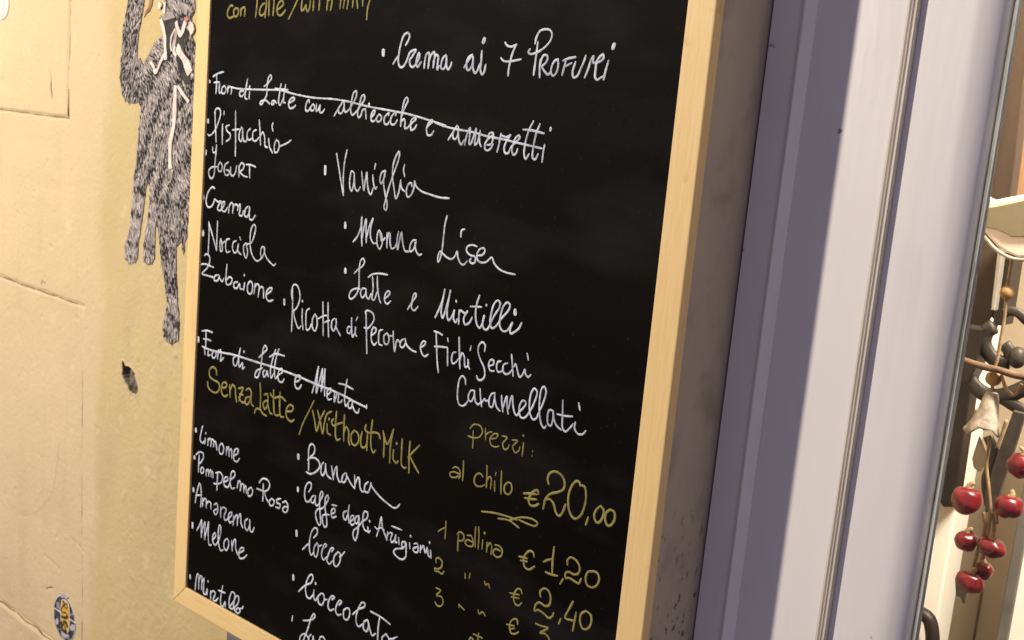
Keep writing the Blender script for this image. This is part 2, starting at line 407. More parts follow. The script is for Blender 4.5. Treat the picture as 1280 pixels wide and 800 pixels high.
LETTERING = """
#con latte / with milk|y|2.3
390,6597 354,6602 311,6567 293,6516 318,6481 373,6481 416,6506 404,6547 438,6572 483,6567 494,6536 471,6496 435,6491 410,6516
536,6571 536,6501
533,6536 562,6576 600,6581 609,6546 604,6496
812,6713 812,6615 797,6482
947,6624 906,6609 867,6565 867,6516 907,6502 955,6536 975,6594 969,6662
972,6633 963,6546 960,6482
1015,6720 1017,6594 1021,6502
1099,6710 1096,6594 1093,6502
967,6692 1166,6704
1154,6555 1210,6579 1256,6612 1237,6641 1196,6636 1159,6593 1155,6545 1183,6507 1233,6507 1294,6554
1520,6705 1464,6630 1408,6545 1350,6468
1556,6657 1546,6592 1553,6549 1588,6563 1616,6601 1624,6563 1648,6540 1673,6572 1682,6647
1732,6637 1730,6549
!1733,6674 1732,6667
1821,6720 1822,6627 1821,6553
1778,6688 1861,6696
1941,6718 1943,6626 1938,6553
1943,6626 1977,6658 2008,6644 2005,6598 1995,6553
#con latte / with milk|y|2.0
2141,6661 2137,6625 2133,6566
2143,6643 2162,6670 2191,6665 2189,6616 2182,6570
2189,6643 2220,6669 2245,6665 2246,6624 2235,6561
2318,6651 2313,6574
!2321,6682 2320,6674
2362,6722 2371,6641 2388,6570
2444,6712 2454,6641 2457,6587
2456,6658 2514,6706
2564,6701 2550,6631 2529,6569 2525,6467
#crema ai 7 profumi|w|2.2
!2784,6193 2788,6160
2929,6080 2964,6125 2997,6161
3076,6249 3110,6293 3119,6336 3091,6354 3047,6335 3015,6265 2998,6178 2996,6100 3024,6057 3063,6062 3104,6111 3136,6181 3166,6201 3216,6210 3183,6165 3143,6112 3161,6070 3194,6062 3241,6106 3267,6158 3258,6184 3236,6149 3230,6089 3252,6064 3292,6108
3335,6058 3340,6126 3354,6178 3384,6187 3390,6136 3386,6059
3386,6110 3411,6170 3446,6197 3456,6163 3448,6065
3445,6112 3473,6172 3499,6164 3500,6097 3500,6050 3523,6080
3596,6175 3562,6149 3544,6098 3547,6064 3579,6057 3605,6100 3603,6167
3602,6150 3613,6083 3634,6054 3656,6076 3670,6114
3824,6077 3865,6132 3906,6182
3906,6186 3862,6156 3850,6107 3861,6062 3885,6058 3916,6100 3921,6158 3906,6184
3925,6141 3931,6068 3958,6036 3980,6053 4005,6111
4016,6217 4017,6128 4020,6054 4041,6026 4061,6048 4072,6105
!4033,6313 4023,6290
#crema ai 7 profumi|w|2.0
4269,6290 4294,6267 4333,6259 4366,6264 4397,6276
4392,6272 4361,6208 4343,6137 4334,6073 4334,6029
4239,6166 4264,6146 4331,6140 4396,6150 4460,6162
4594,6287 4603,6338 4634,6385 4685,6399 4737,6393 4761,6363 4752,6317 4711,6270 4663,6238 4603,6214 4556,6205 4530,6220 4546,6244
4622,6300 4618,6222 4614,6144 4608,6042
4664,6161 4665,6099 4674,6025
4665,6099 4673,6161 4699,6200 4731,6197 4739,6171 4722,6139 4689,6111 4726,6070 4759,6051 4783,6072
4847,6173 4813,6157 4788,6110 4789,6064 4812,6042 4840,6066 4854,6120 4847,6172
4928,6174 4917,6114 4903,6053
4899,6163 4947,6180 5021,6193
4910,6114 4954,6131 4987,6147
5025,6155 5005,6079 5021,6038 5054,6050 5085,6112 5108,6165 5120,6207
5129,6042 5155,6106 5175,6174 5195,6205 5199,6153 5225,6161 5254,6199 5285,6218 5293,6192 5263,6166 5231,6153 5228,6101 5230,6049 5252,6028 5279,6043
5343,6175 5327,6112 5314,6034
5284,6045 5308,6059
!5379,6293 5371,6268
#fior di latte con albicocche e amaretti|w|2.1
!22,5821 23,5806
81,5868 172,5903 273,5924
146,5881 153,5792 148,5693
105,5806 207,5815
209,5795 204,5742 216,5701 244,5713
303,5783 259,5755 253,5708 300,5700 334,5743 307,5780
368,5780 364,5708
361,5749 405,5777 434,5752 429,5701
652,5741 590,5733 584,5697 621,5684 679,5732 712,5866
705,5845 687,5743 684,5672 720,5663
758,5736 755,5670
!754,5791 754,5786
1004,5802 1069,5839 1123,5891 1104,5920 1073,5894 1055,5799 1054,5719 1016,5668 977,5621 947,5629 974,5656 1050,5664 1113,5633
1185,5671 1152,5660 1146,5634 1180,5636 1194,5667 1224,5648
1287,5838 1270,5749 1262,5650 1289,5632 1333,5693
1361,5836 1345,5743 1344,5664 1372,5656
1191,5790 1406,5785
1426,5657 1481,5676 1519,5702 1502,5716 1455,5699 1427,5649 1447,5611 1495,5614 1541,5640
1755,5680 1750,5704 1720,5688 1701,5634 1713,5597 1751,5604 1779,5639
1815,5669 1784,5639 1790,5606 1829,5613 1840,5651 1819,5667
1869,5672 1871,5605 1905,5626 1924,5665 1926,5599 1961,5596 1996,5631
#fior di latte con albicocche e amaretti|w|1.9
387,5776 533,5762 835,5765 1075,5772 1276,5777 1507,5750 1794,5730 1948,5729
#fior di latte con albicocche e amaretti|w|1.9
1948,5729 2100,5731 2338,5719 2627,5689 2932,5669 3200,5649 3461,5613 3664,5580
#fior di latte con albicocche e amaretti|w|2.0
2145,5574 2198,5642 2262,5716
2251,5701 2205,5643 2217,5606 2253,5608 2284,5666 2280,5712
2284,5666 2304,5620 2339,5632 2411,5709 2454,5785 2443,5821 2409,5801 2388,5727 2382,5643 2408,5599 2449,5620 2527,5697 2571,5754 2560,5790 2526,5774 2506,5696 2485,5622 2503,5581 2536,5606 2553,5653 2594,5664
2594,5664 2611,5574
!2639,5712 2639,5707
2682,5592 2723,5635 2728,5658 2701,5652 2678,5605 2689,5561 2724,5563 2758,5592
2786,5630 2758,5592 2766,5561 2807,5568 2823,5605 2789,5628
2917,5624 2921,5647 2883,5626 2859,5589 2870,5550 2905,5543 2938,5576
3011,5629 3015,5652 2970,5632 2948,5586 2958,5551 2999,5549 3037,5591
3086,5612 3128,5711 3160,5774 3145,5795 3115,5772 3092,5674 3088,5594 3087,5541
3090,5577 3126,5605 3142,5580 3144,5527 3174,5529 3216,5567
3204,5553 3246,5587 3282,5615 3262,5622 3225,5603 3218,5550 3228,5515 3266,5527 3294,5563
3423,5554 3464,5583 3499,5611 3479,5618 3445,5590 3425,5537 3444,5487 3487,5490 3517,5526
#fior di latte con albicocche e amaretti|w|1.9
3512,5603 3615,5580 3776,5561 3980,5549 4169,5525 4329,5516 4442,5504 4607,5488 4769,5473
3702,5462 3755,5534 3797,5591
3795,5587 3760,5543 3761,5483 3792,5477 3816,5530 3812,5584
3815,5555 3836,5463 3863,5436 3896,5476
3905,5435 3920,5512 3953,5581 3956,5506 3957,5447 3974,5449 4007,5526 4024,5581 4024,5494 4026,5444 4049,5463 4069,5539 4074,5566
4072,5547 4078,5465 4099,5437
4170,5521 4183,5551 4222,5558 4227,5517 4210,5466 4166,5455
4219,5537 4172,5505 4142,5461 4147,5420 4177,5410 4214,5434 4233,5468
4313,5556 4304,5490 4286,5407
4298,5489 4315,5540 4371,5535 4419,5555 4381,5504 4360,5445 4376,5406 4409,5408 4436,5459 4496,5512 4524,5546 4507,5557 4477,5535 4451,5476 4452,5420 4471,5397 4497,5415 4509,5449
4653,5682 4614,5609 4585,5495 4585,5407 4605,5376 4637,5419
4724,5663 4692,5582 4675,5462 4679,5390 4706,5381 4733,5427
4549,5608 4646,5607 4775,5592
4792,5502 4784,5439 4782,5367
!4837,5639 4837,5622
#pistacchio|w|2.0
!21,5406 23,5385
139,5487 164,5531 230,5534 252,5494 230,5419 180,5331 109,5263 53,5243 23,5257
147,5509 162,5372 183,5247 192,5184
298,5381 300,5287 309,5171
315,5516 315,5478
423,5379 365,5354 387,5314 445,5286 448,5245 378,5203
525,5530 536,5396 548,5252 558,5065
482,5330 604,5347
647,5372 615,5319 612,5246 650,5223 671,5292 665,5363
669,5322 694,5237 739,5230 762,5278
807,5368 757,5329 754,5267 791,5249 845,5271
908,5361 854,5335 861,5254 905,5247 963,5287
951,5463 970,5363 995,5213
987,5304 1018,5346 1057,5299 1073,5209 1117,5197
1126,5289 1150,5205 1206,5149
1188,5448 1174,5417 1192,5368
1261,5288 1232,5241 1239,5162 1281,5165 1309,5217 1297,5266 1262,5283
1309,5222 1390,5248 1453,5273 1500,5301
#yogurt|w|2.0
!5,5073 7,5041
129,5126 143,5074 181,5071 201,5142
203,5153 200,5078 189,4971 187,4885 173,4819 127,4788 82,4822 82,4875 146,4913 231,4921
283,4979 249,4933 263,4881 310,4885 328,4940 287,4977
441,4992 379,4955 366,4891 397,4851 452,4862 458,4899 402,4905
482,4943 488,4870 535,4854 577,4900 590,4964
635,4968 641,4853
636,4957 678,5002 724,4986 710,4943 659,4907 734,4872 796,4868
822,4984 833,4861
759,4994 848,4997 928,4983
#crema|w|2.2
!-9,4590 -7,4561
202,4688 163,4700 108,4667 64,4603 51,4526 83,4480 141,4481 195,4531 211,4570 279,4553 335,4566 292,4520 276,4475 324,4464 394,4531 401,4564 364,4555 349,4505 372,4465 427,4471 456,4512
485,4456 489,4521 522,4567 560,4555 558,4465
560,4508 596,4559 648,4549 647,4502
649,4539 687,4570 688,4512 681,4458 732,4459 750,4508
831,4565 789,4534 776,4470 814,4453 854,4500 858,4563
855,4531 868,4444 913,4434 962,4486
#nocciola|w|2.0
!17,4198 20,4162
121,4316 134,4208 134,4076 133,3966
122,4305 193,4194 292,4027
286,4347 286,4228 292,4027
358,4166 350,4095 368,4032 396,4036 391,4101 362,4164
390,4111 444,4151
525,4183 471,4167 457,4099 481,4037 545,4052
646,4180 596,4155 589,4085 629,4047 673,4075 686,4141
694,4153 686,4077 748,4048
706,4229 729,4198
#nocciola|w|1.9
828,4181 786,4144 802,4061 841,4024 862,4091 838,4162 916,4193 970,4295 981,4369 953,4391 912,4350 894,4243 913,4130 964,4053 1037,4021 1105,4057 1144,4100 1155,4174 1111,4178 1090,4123 1103,4073
1143,4172 1180,4094 1280,4031 1333,4018 1356,4039
#zabaione|w|2.1
66,3940 104,3962 164,3938 168,3883 125,3810 33,3735 132,3728 258,3726
-14,3828 83,3848 250,3835
-16,3856 -3,3813
351,3768 286,3747 270,3700 337,3705 371,3760
363,3742 423,3708 452,3745
501,3905 491,3800 499,3704 528,3687 591,3718 606,3764 558,3778 505,3737
709,3748 646,3727 650,3679 705,3683 747,3733 764,3684 806,3689
836,3758 825,3681
!824,3841 824,3835
932,3794 892,3745 908,3663 961,3666 983,3728 969,3779 932,3794
1023,3782 1014,3670
1018,3734 1058,3783 1095,3767 1087,3650
1090,3724 1130,3763 1166,3758 1183,3656
1232,3701 1305,3750 1320,3778 1277,3776 1229,3727 1225,3673 1272,3639 1347,3663
#vaniglia|w|1.9
!2060,5086 2063,5022
2217,5226 2258,5112 2310,4965 2355,4842
2368,5271 2343,5157 2338,5015 2355,4842
2491,5067 2453,5082 2437,5024 2443,4931 2472,4896 2494,4964 2496,5063
2497,5039 2519,4929 2558,4905 2593,4946
2597,5091 2620,5005 2646,4919 2656,4999 2671,5088 2689,4993 2719,4913 2749,4893 2774,4955
2757,5073 2777,4993 2809,4950 2825,4970
2785,5178 2776,5130
2922,5130 2876,5103 2861,5028 2880,5007 2915,5061 2929,5126
2923,5116 2912,5024 2944,4918 2981,4831 2973,4775 2944,4790 2957,4865 2992,4987 3023,5071 3066,5174 3101,5285 3091,5315 3056,5272 3025,5180 3029,5081 3061,4976 3094,4893 3124,4946 3140,5047
3138,5064 3159,4995 3202,4968
3176,5206 3168,5157 3189,5101
3293,5022 3279,5051 3247,5039 3224,4974 3247,4923 3290,4946 3321,5020 3322,5072 3346,5031 3415,4994 3532,4976 3660,4963 3771,4969
#monna lisa|w|1.9
!2411,4585 2414,4547
2542,4423 2601,4488 2636,4567 2644,4672 2653,4541 2672,4403
2670,4478 2685,4583 2705,4660 2717,4550 2730,4444
2730,4486 2755,4592 2803,4677 2777,4585 2786,4502 2826,4452 2868,4457 2882,4478
2897,4582 2877,4533 2886,4441 2922,4409 2951,4460 2936,4541 2900,4578
2912,4565 2942,4486 2986,4520
3009,4569 3021,4432
3015,4505 3036,4572 3050,4565 3058,4492 3084,4436 3124,4451 3154,4505
3162,4602 3150,4523 3166,4438 3183,4527 3202,4598 3225,4515 3266,4439 3319,4442
3399,4554 3360,4547 3327,4493 3332,4444 3370,4462 3401,4539
3386,4528 3409,4459 3452,4429 3483,4442
#monna lisa|w|1.8
3764,4814 3747,4743 3741,4637 3736,4513 3715,4422 3698,4402 3691,4445 3713,4497 3752,4481 3804,4457 3861,4452 3900,4484 3920,4526 3938,4472 3980,4426 4016,4427 4048,4462
3987,4728 3953,4712 3950,4656
4151,4601 4091,4606 4034,4581 4032,4546 4077,4518 4138,4510 4143,4468 4109,4450 4077,4467 4093,4490
4171,4527 4217,4538 4247,4576 4233,4596 4188,4585 4158,4538 4170,4489 4213,4474 4270,4486 4331,4533 4361,4491 4424,4450 4505,4433 4606,4432
#latte e mirtilli|w|1.9
!2455,4147 2457,4122
2586,4129 2640,4175 2701,4218 2725,4264 2701,4289 2667,4260 2658,4173 2666,4060 2666,3993 2622,3919 2567,3881 2536,3895 2560,3957 2630,3992 2687,3997
2772,4011 2722,4007 2698,3960 2724,3922 2764,3952 2773,4006
2773,4001 2787,3937 2817,3923 2847,3976
2852,4137 2870,4036 2866,3932 2895,3927 2929,4008
2917,4152 2932,4046 2971,3940 2991,3915
2789,4122 2843,4159 2939,4183 3056,4189
3045,3967 3096,4008 3107,4033 3079,4042 3042,3999 3041,3942 3078,3921 3122,3956
3356,3918 3408,3996 3454,4059 3445,4080 3420,4062 3408,3996 3407,3941 3442,3924 3490,3969
#latte e mirtilli|w|2.0
3716,3910 3757,3994 3795,4098 3809,4180 3793,4062 3786,3963 3809,3923 3842,4018 3868,4119 3879,4183 3862,4065 3861,3959 3885,3914 3923,3961 3945,4018 3944,3938 3972,3912 3987,3946
!3956,4101 3960,4093
4002,4028 4010,3906
4006,3994 4020,4027 4076,4011 4104,4037 4078,3998 4065,3952 4087,3916 4133,3938 4163,3991
4228,4193 4203,4107 4202,4011 4229,3938 4261,3918 4290,3967 4302,4034 4290,3967 4314,3919 4348,3922 4382,3984 4414,4050 4467,4136 4468,4174 4438,4186 4398,4141 4379,4052 4375,3991 4398,3944 4437,3960 4496,4039 4570,4129 4581,4173 4551,4189 4511,4152 4487,4063 4485,3986 4519,3945 4569,3951 4626,4033 4606,3974 4616,3938 4663,3964 4703,4001 4725,4047
4134,4082 4263,4100
!4315,4126 4315,4122
!4642,4137 4645,4110
!4635,4122 4652,4125
#ricotta di pecora e fichi secchi caramellati|w|1.9
!1534,3695 1538,3654
1661,3727 1646,3796 1672,3871 1729,3875 1776,3817 1783,3737 1742,3649 1697,3610
1655,3848 1675,3668 1679,3535 1683,3397
1687,3629 1729,3524 1794,3449 1831,3481
1835,3655 1842,3544 1867,3452
!1829,3735 1829,3731
1950,3680 1905,3647 1904,3535 1923,3458 1969,3482 1991,3531
2041,3641 2007,3585 2015,3495 2057,3473 2082,3538 2067,3616 2041,3641
2077,3597 2117,3615
2150,3780 2168,3624 2185,3452
2230,3789 2244,3638 2270,3454
2122,3621 2196,3654 2223,3656
2188,3583 2269,3618
2343,3651 2308,3620 2307,3550 2340,3527 2372,3592 2366,3650
2361,3580 2444,3502
2587,3613 2551,3606 2544,3556 2579,3548 2603,3606
2593,3701 2603,3606 2626,3523 2657,3577 2660,3626 2662,3559 2687,3540
2679,3725 2660,3689
2790,3775 2787,3799 2836,3814 2895,3794 2914,3750 2878,3686 2825,3643 2781,3644
2796,3786 2813,3646 2846,3407
2895,3589 2947,3633 2951,3662 2915,3670 2891,3622 2900,3538 2939,3507 2971,3537
3042,3672 3001,3653 2995,3585 3007,3530 3050,3525
3106,3654 3068,3618 3082,3550 3124,3553 3138,3613 3106,3654
3136,3631 3183,3640
#ricotta di pecora e fichi secchi caramellati|w|1.9
3186,3683 3203,3588 3226,3503 3239,3595 3254,3617 3293,3595
3340,3643 3302,3617 3294,3568 3328,3561 3363,3610 3355,3646
3358,3618 3400,3580 3469,3557 3509,3556
3562,3608 3611,3641 3621,3670 3588,3668 3561,3622 3581,3561 3622,3538 3665,3565
3743,3780 3762,3671 3783,3539 3810,3432
3717,3787 3768,3785 3826,3772
3738,3653 3807,3664 3894,3675
3900,3672 3908,3601 3918,3518
3891,3757 3900,3730
4004,3655 3972,3641 3960,3585 3977,3548 4012,3565 4041,3602
4029,3790 4044,3683 4070,3523
4061,3597 4080,3663 4107,3642 4130,3550 4162,3565 4158,3626 4167,3566 4186,3544
#ricotta di pecora e fichi secchi caramellati|w|1.8
4180,3745 4173,3704
4342,3730 4341,3786 4310,3804 4272,3772 4266,3719 4304,3648 4353,3588 4367,3521 4336,3480 4295,3475 4274,3501
4408,3616 4457,3645 4453,3675 4419,3672 4401,3625 4424,3582 4470,3587
4538,3686 4503,3672 4495,3619 4516,3589 4565,3608
4612,3685 4570,3661 4570,3609 4596,3589 4639,3603 4666,3638
4648,3766 4665,3689 4686,3591
4682,3667 4701,3697 4722,3659 4758,3598 4792,3632 4806,3673 4819,3637 4849,3617 4874,3641
4815,3809 4835,3759
#ricotta di pecora e fichi secchi caramellati|w|1.8
4154,3399 4142,3446 4109,3465 4077,3431 4065,3348 4073,3251 4103,3204 4157,3213 4200,3263
4260,3370 4225,3362 4200,3316 4205,3273 4236,3267 4265,3323 4266,3367
4266,3340 4289,3275 4320,3260 4342,3279
4328,3399 4343,3323 4363,3253
4359,3283 4390,3325 4403,3311 4431,3322
4503,3404 4465,3386 4442,3329 4455,3275 4484,3277 4500,3333 4501,3399
4503,3360 4534,3289 4574,3264
4579,3399 4591,3329 4610,3264
4608,3298 4627,3380 4639,3405 4650,3325 4670,3261
4670,3304 4686,3403 4697,3423 4716,3341 4746,3280 4770,3272 4788,3307 4837,3361 4854,3399 4825,3414 4795,3385 4786,3323 4809,3269 4848,3270 4887,3314 4939,3420 4960,3517 4930,3540 4902,3504 4890,3417 4908,3319 4945,3281 4981,3303 4993,3339 5034,3442 5053,3547 5027,3578 5004,3552 4995,3450 5009,3335 5041,3258 5070,3240 5088,3262
5145,3402 5108,3401 5093,3355 5107,3283 5135,3274 5153,3337 5148,3398 5157,3354 5190,3296 5246,3268
5234,3510 5246,3393 5259,3288 5288,3266 5326,3297 5361,3347
5189,3386 5272,3391 5348,3405
5381,3364 5381,3311 5420,3280 5469,3292 5491,3322
5394,3527 5414,3474
#fior di latte e menta|w|2.1
!12,3005 15,2971
79,3097 177,3121 285,3119
157,3112 165,3012 163,2910
115,3014 204,3025 263,3020
144,2906 158,2846
222,2910 217,2847 265,2863
329,2921 294,2874 316,2839 372,2873 358,2921 329,2921
414,2949 403,2846
408,2903 452,2957 467,2893 462,2836 516,2881
746,2950 702,2919 707,2854 745,2840 787,2904 820,3053
812,3040 795,2916 819,2845 870,2899 875,2835 910,2864
!887,3028 887,3023
1158,3019 1232,3082 1288,3136 1251,3166 1220,3112 1207,3002 1194,2903 1150,2802 1105,2803 1126,2867 1194,2903 1228,2921
1273,2909 1241,2876 1262,2832 1303,2873 1308,2906 1334,2853
1434,3155 1392,3041 1367,2930 1383,2848 1422,2899
1491,3177 1450,3064 1435,2944 1460,2859 1507,2907 1571,2952 1560,2982 1519,2962 1500,2895 1521,2846 1581,2849 1603,2886
1338,3062 1437,3114 1589,3124
1781,2892 1857,2931 1870,2970 1820,2970 1784,2915 1799,2846 1849,2836 1894,2888
#fior di latte e menta|w|2.3
102,2926 261,2918 473,2933 680,2953 865,2958 1171,2963 1450,2969 1705,2966 1952,2958
#fior di latte e menta|w|2.3
1930,2956 2155,2946 2390,2939 2559,2928 2711,2908 2895,2893
2893,2915 2896,2884
#fior di latte e menta|w|2.0
2069,2845 2106,2966 2145,3132 2134,3003 2135,2860 2175,2991 2209,3121 2211,3020 2209,2893 2234,3025 2248,3129 2252,2999 2267,2860
2303,2877 2353,2920 2358,2952 2320,2943 2299,2888 2323,2838 2375,2855
2415,2924 2419,2835 2460,2935 2477,2909 2476,2848 2520,2859 2536,2882
2587,3098 2574,3001 2570,2890 2591,2835 2625,2873
2465,3031 2563,3038 2684,3021
2673,2914 2631,2885 2636,2831 2673,2835 2689,2898
2684,2877 2727,2818 2772,2810 2793,2854
#senza latte / without milk|y|2.4
400,2665 386,2724 316,2736 261,2692 266,2625 347,2597 445,2585 468,2534 415,2471 328,2462 247,2495 233,2549
506,2543 590,2573 596,2613 539,2612 505,2554 521,2478 580,2464 625,2491
654,2609 674,2480
671,2558 709,2622 758,2600 772,2536 798,2453
822,2609 903,2633 856,2534 843,2475
830,2516 898,2472 956,2491
845,2553 910,2557
959,2623 1011,2652 1050,2622 1048,2545 990,2471 953,2479 966,2537 1051,2568
1053,2546 1070,2496 1108,2477
1200,2754 1221,2618 1224,2478
1131,2412 1154,2461 1225,2472 1281,2437 1343,2431
1281,2643 1331,2665 1353,2616 1343,2539 1302,2496 1272,2543 1304,2583 1352,2597
1348,2572 1401,2477 1436,2475
1439,2732 1450,2607 1478,2485 1513,2478 1555,2493
1550,2731 1553,2610 1581,2484 1632,2491
1402,2660 1382,2687 1437,2652 1571,2688 1650,2664
1676,2560 1766,2587 1779,2632 1728,2641 1674,2586 1682,2503 1760,2474 1807,2507
#senza latte / without milk|y|1.9
2108,2777 2039,2653 1955,2507 1902,2373
#senza latte / without milk|y|2.2
2094,2671 2134,2583 2176,2480 2220,2604 2280,2711
2172,2690 2221,2594 2272,2478 2291,2601 2322,2690 2387,2731
2331,2591 2348,2503 2395,2495
!2357,2650 2357,2644
2463,2750 2460,2623 2473,2494 2498,2470 2542,2492
2425,2665 2398,2628 2424,2599 2497,2632 2563,2664
2585,2744 2587,2614 2596,2486
2592,2565 2619,2632 2659,2603 2669,2505 2688,2470
2746,2630 2706,2585 2715,2497 2768,2486 2814,2543 2800,2609 2746,2630
2856,2643 2842,2560 2863,2496 2913,2509 2939,2565
2935,2653 2936,2574 2942,2482
2992,2795 2983,2675 2998,2532 3031,2486 3064,2515
2906,2724 2895,2682 2941,2659 3025,2681 3089,2683 3115,2645
3149,2727 3170,2655 3181,2483
3150,2717 3216,2618 3258,2687 3290,2777
3284,2766 3265,2622 3269,2449
3310,2585 3313,2499 3357,2473 3382,2499
!3347,2659 3347,2653
3415,2719 3419,2595 3432,2474 3469,2455 3494,2467
3521,2722 3521,2594 3537,2427
3648,2718 3570,2636 3511,2567
3529,2587 3597,2520 3663,2462
#prezzi:|y|1.5
4251,3030 4294,3076 4365,3081 4399,3045 4376,2990 4308,2959 4235,2958
4291,3017 4298,2938 4301,2867
4431,3075 4443,2976
4438,3019 4475,3051 4509,3064
4499,3000 4560,3024 4579,3060 4534,3053 4493,2998 4511,2950 4570,2947 4602,2965
4625,3059 4683,3060 4639,2992 4667,2951 4704,2974 4712,3003
4740,3053 4801,3061 4753,2996 4786,2957 4822,2980 4834,3017
4868,3061 4868,3000 4865,2948
!4858,3123 4859,3119
4972,3021 4972,3015
4972,2980 4972,2972
#al chilo 20,00 euro|y|1.7
4083,2626 4124,2647 4169,2632 4181,2581 4166,2553
4167,2595 4111,2597 4057,2573 4067,2544 4123,2550 4163,2576
4208,2725 4214,2636 4216,2545
4452,2649 4414,2669 4369,2643 4352,2584 4380,2551 4439,2559 4478,2584
4486,2761 4495,2670 4500,2568
4498,2617 4521,2668 4545,2666 4550,2569
4588,2651 4598,2565
4596,2727 4591,2701
4656,2759 4662,2664 4672,2560
4739,2686 4705,2641 4711,2590 4752,2580 4787,2621 4774,2679 4739,2686
#al chilo 20,00 euro|y|2.2
5080,2681 5066,2707 5030,2692 4997,2648 4980,2600 5002,2563 5045,2567 5090,2598
4920,2638 4990,2659 5065,2672
4936,2604 4995,2613 5065,2629
5174,2794 5158,2832 5173,2883 5228,2915 5293,2904 5335,2857 5332,2798 5280,2757 5200,2716 5158,2661 5143,2571
5145,2640 5195,2672 5240,2652 5281,2579 5315,2564 5342,2598 5368,2678
5493,2870 5485,2896 5459,2901 5422,2866 5395,2799 5390,2714 5416,2629 5468,2590 5525,2629 5558,2723 5561,2815 5539,2875 5497,2879
5604,2641 5598,2610 5588,2574
5712,2770 5674,2725 5661,2671 5686,2629 5715,2635 5743,2688 5745,2747 5712,2770
5806,2769 5772,2730 5770,2672 5799,2636 5831,2651 5858,2708 5846,2761 5806,2769
#underline flourish|y|1.8
4471,2343 4615,2374 4764,2389 4877,2393
4666,2340 4790,2361 4907,2332
4790,2361 4875,2410 4950,2438 5048,2451 5100,2432 5076,2403 5000,2396 4899,2400
#1 pallina 1,20 euro|y|1.7
3970,2001 4029,2048 4059,2064
4058,2123 4061,2044 4062,1960
4224,2054 4223,2003 4229,1902
4205,2053 4239,2082 4284,2069 4289,2029 4248,2002 4224,1998
4326,2078 4374,2089 4402,2052 4402,2006 4349,1988 4310,2003 4331,2038 4394,2040
4417,2185 4421,2104 4432,2007
4452,2196 4465,2118 4469,2001
4512,2097 4515,2016
!4527,2168 4528,2161
4566,2092 4570,2007
4571,2053 4601,2099 4621,2078 4624,2002
4659,2100 4705,2106 4743,2083 4738,2027 4683,2000 4645,2023 4664,2065 4724,2067
#1 pallina 1,20 euro|y|2.1
5098,2140 5083,2174 5044,2174 5000,2124 4990,2068 5007,2021 5053,2014 5113,2061
4937,2090 5025,2102
4957,2061 5028,2076
5203,2132 5243,2162 5283,2185
5296,2293 5295,2172 5305,2054
5234,2055 5294,2054 5362,2065
5421,2060 5396,2008
5451,2191 5446,2232 5479,2264 5537,2254 5573,2215 5569,2163 5526,2135 5474,2138 5440,2118 5445,2077 5480,2089 5533,2082 5580,2078 5600,2123
5709,2224 5661,2204 5643,2147 5665,2095 5716,2092 5761,2130 5773,2192 5749,2226 5708,2228
#2 scoops 2,40 euro|y|1.7
3977,1704 3973,1741 4010,1762 4051,1739 4044,1684 3996,1653 3964,1651 3973,1626 4011,1634 4063,1629 4085,1660
4342,1731 4349,1687
4401,1751 4394,1702
4578,1740 4593,1711 4621,1732 4642,1703
5009,1781 4988,1813 4955,1806 4926,1760 4922,1704 4949,1665 4983,1668 5013,1702
4871,1740 4977,1760
4892,1711 4981,1730
#2 scoops 2,40 euro|y|2.0
5208,1827 5198,1867 5236,1912 5285,1907 5313,1856 5305,1792 5265,1768 5199,1775 5164,1740 5160,1685 5196,1707 5263,1697 5314,1681 5348,1707 5360,1743
5438,1720 5423,1670
5545,1911 5513,1835 5482,1745 5534,1748 5575,1755
5586,1832 5580,1756 5571,1666
5682,1881 5637,1838 5635,1769 5667,1725 5711,1738 5744,1802 5730,1865 5682,1881
#3 scoops euro|y|1.7
4003,1474 4062,1471 4017,1407 4081,1415 4105,1376 4084,1330 4034,1316 4003,1339
4306,1398 4302,1425 4329,1412 4370,1399
4533,1459 4549,1428 4587,1461 4622,1437
#3 scoops euro|y|1.8
4992,1500 4982,1537 4948,1533 4913,1493 4908,1436 4930,1399 4975,1408 5011,1440
4871,1454 4956,1473
4915,1430 4964,1453
5184,1583 5244,1584 5319,1595 5241,1521 5294,1533 5341,1507 5353,1458 5331,1414
4459,1150 4480,1181 4506,1168 4486,1132
4500,1222 4609,1227
4563,1252 4561,1171
#banana|w|2.1
!1909,2159 1912,2126
2071,2234 2081,2300 2118,2330 2161,2310 2159,2247 2107,2192 2063,2148
2068,2265 2080,2142 2089,2045
2085,2170 2171,2199 2245,2177 2258,2129 2201,2061 2116,2016 2051,2019
2315,2191 2287,2158 2287,2075 2313,2056 2347,2112 2347,2185
2345,2163 2381,2080 2446,2058
2441,2190 2463,2124 2480,2062
2476,2097 2503,2187 2520,2207 2534,2113 2577,2064 2613,2085
2657,2179 2616,2137 2614,2080 2644,2079 2677,2134 2672,2178
2679,2155 2749,2093 2804,2064
2790,2196 2802,2129 2808,2065
2810,2111 2843,2186 2862,2177 2883,2092 2923,2064 2950,2082
2991,2183 2951,2142 2950,2082 2994,2080 3025,2134 3034,2186
3028,2174 3083,2131 3188,2083 3290,2054 3376,2041 3422,2065 3446,2096
#limone|w|2.1
!42,1959 44,1936
175,2029 150,1953 137,1857 180,1833 227,1868 238,1906 230,1834
!240,1965 240,1958
294,1915 290,1833
291,1873 323,1922 353,1913 349,1837
352,1878 372,1924 402,1920 404,1845
404,1892 432,1916 454,1882 472,1829
548,1924 513,1874 528,1809 576,1811 600,1875 577,1920 548,1924
655,1912 653,1820
655,1866 689,1919 710,1819
705,1880 741,1912 762,1810
797,1846 864,1900 870,1941 824,1934 792,1869 807,1800 863,1804 900,1848
#pompelmo rosa|w|2.1
!38,1635 39,1617
70,1669 138,1716 209,1718 212,1666 167,1601 128,1573
130,1679 128,1573 131,1479
201,1558 173,1515 186,1483 225,1500 232,1543 201,1558
282,1551 287,1476
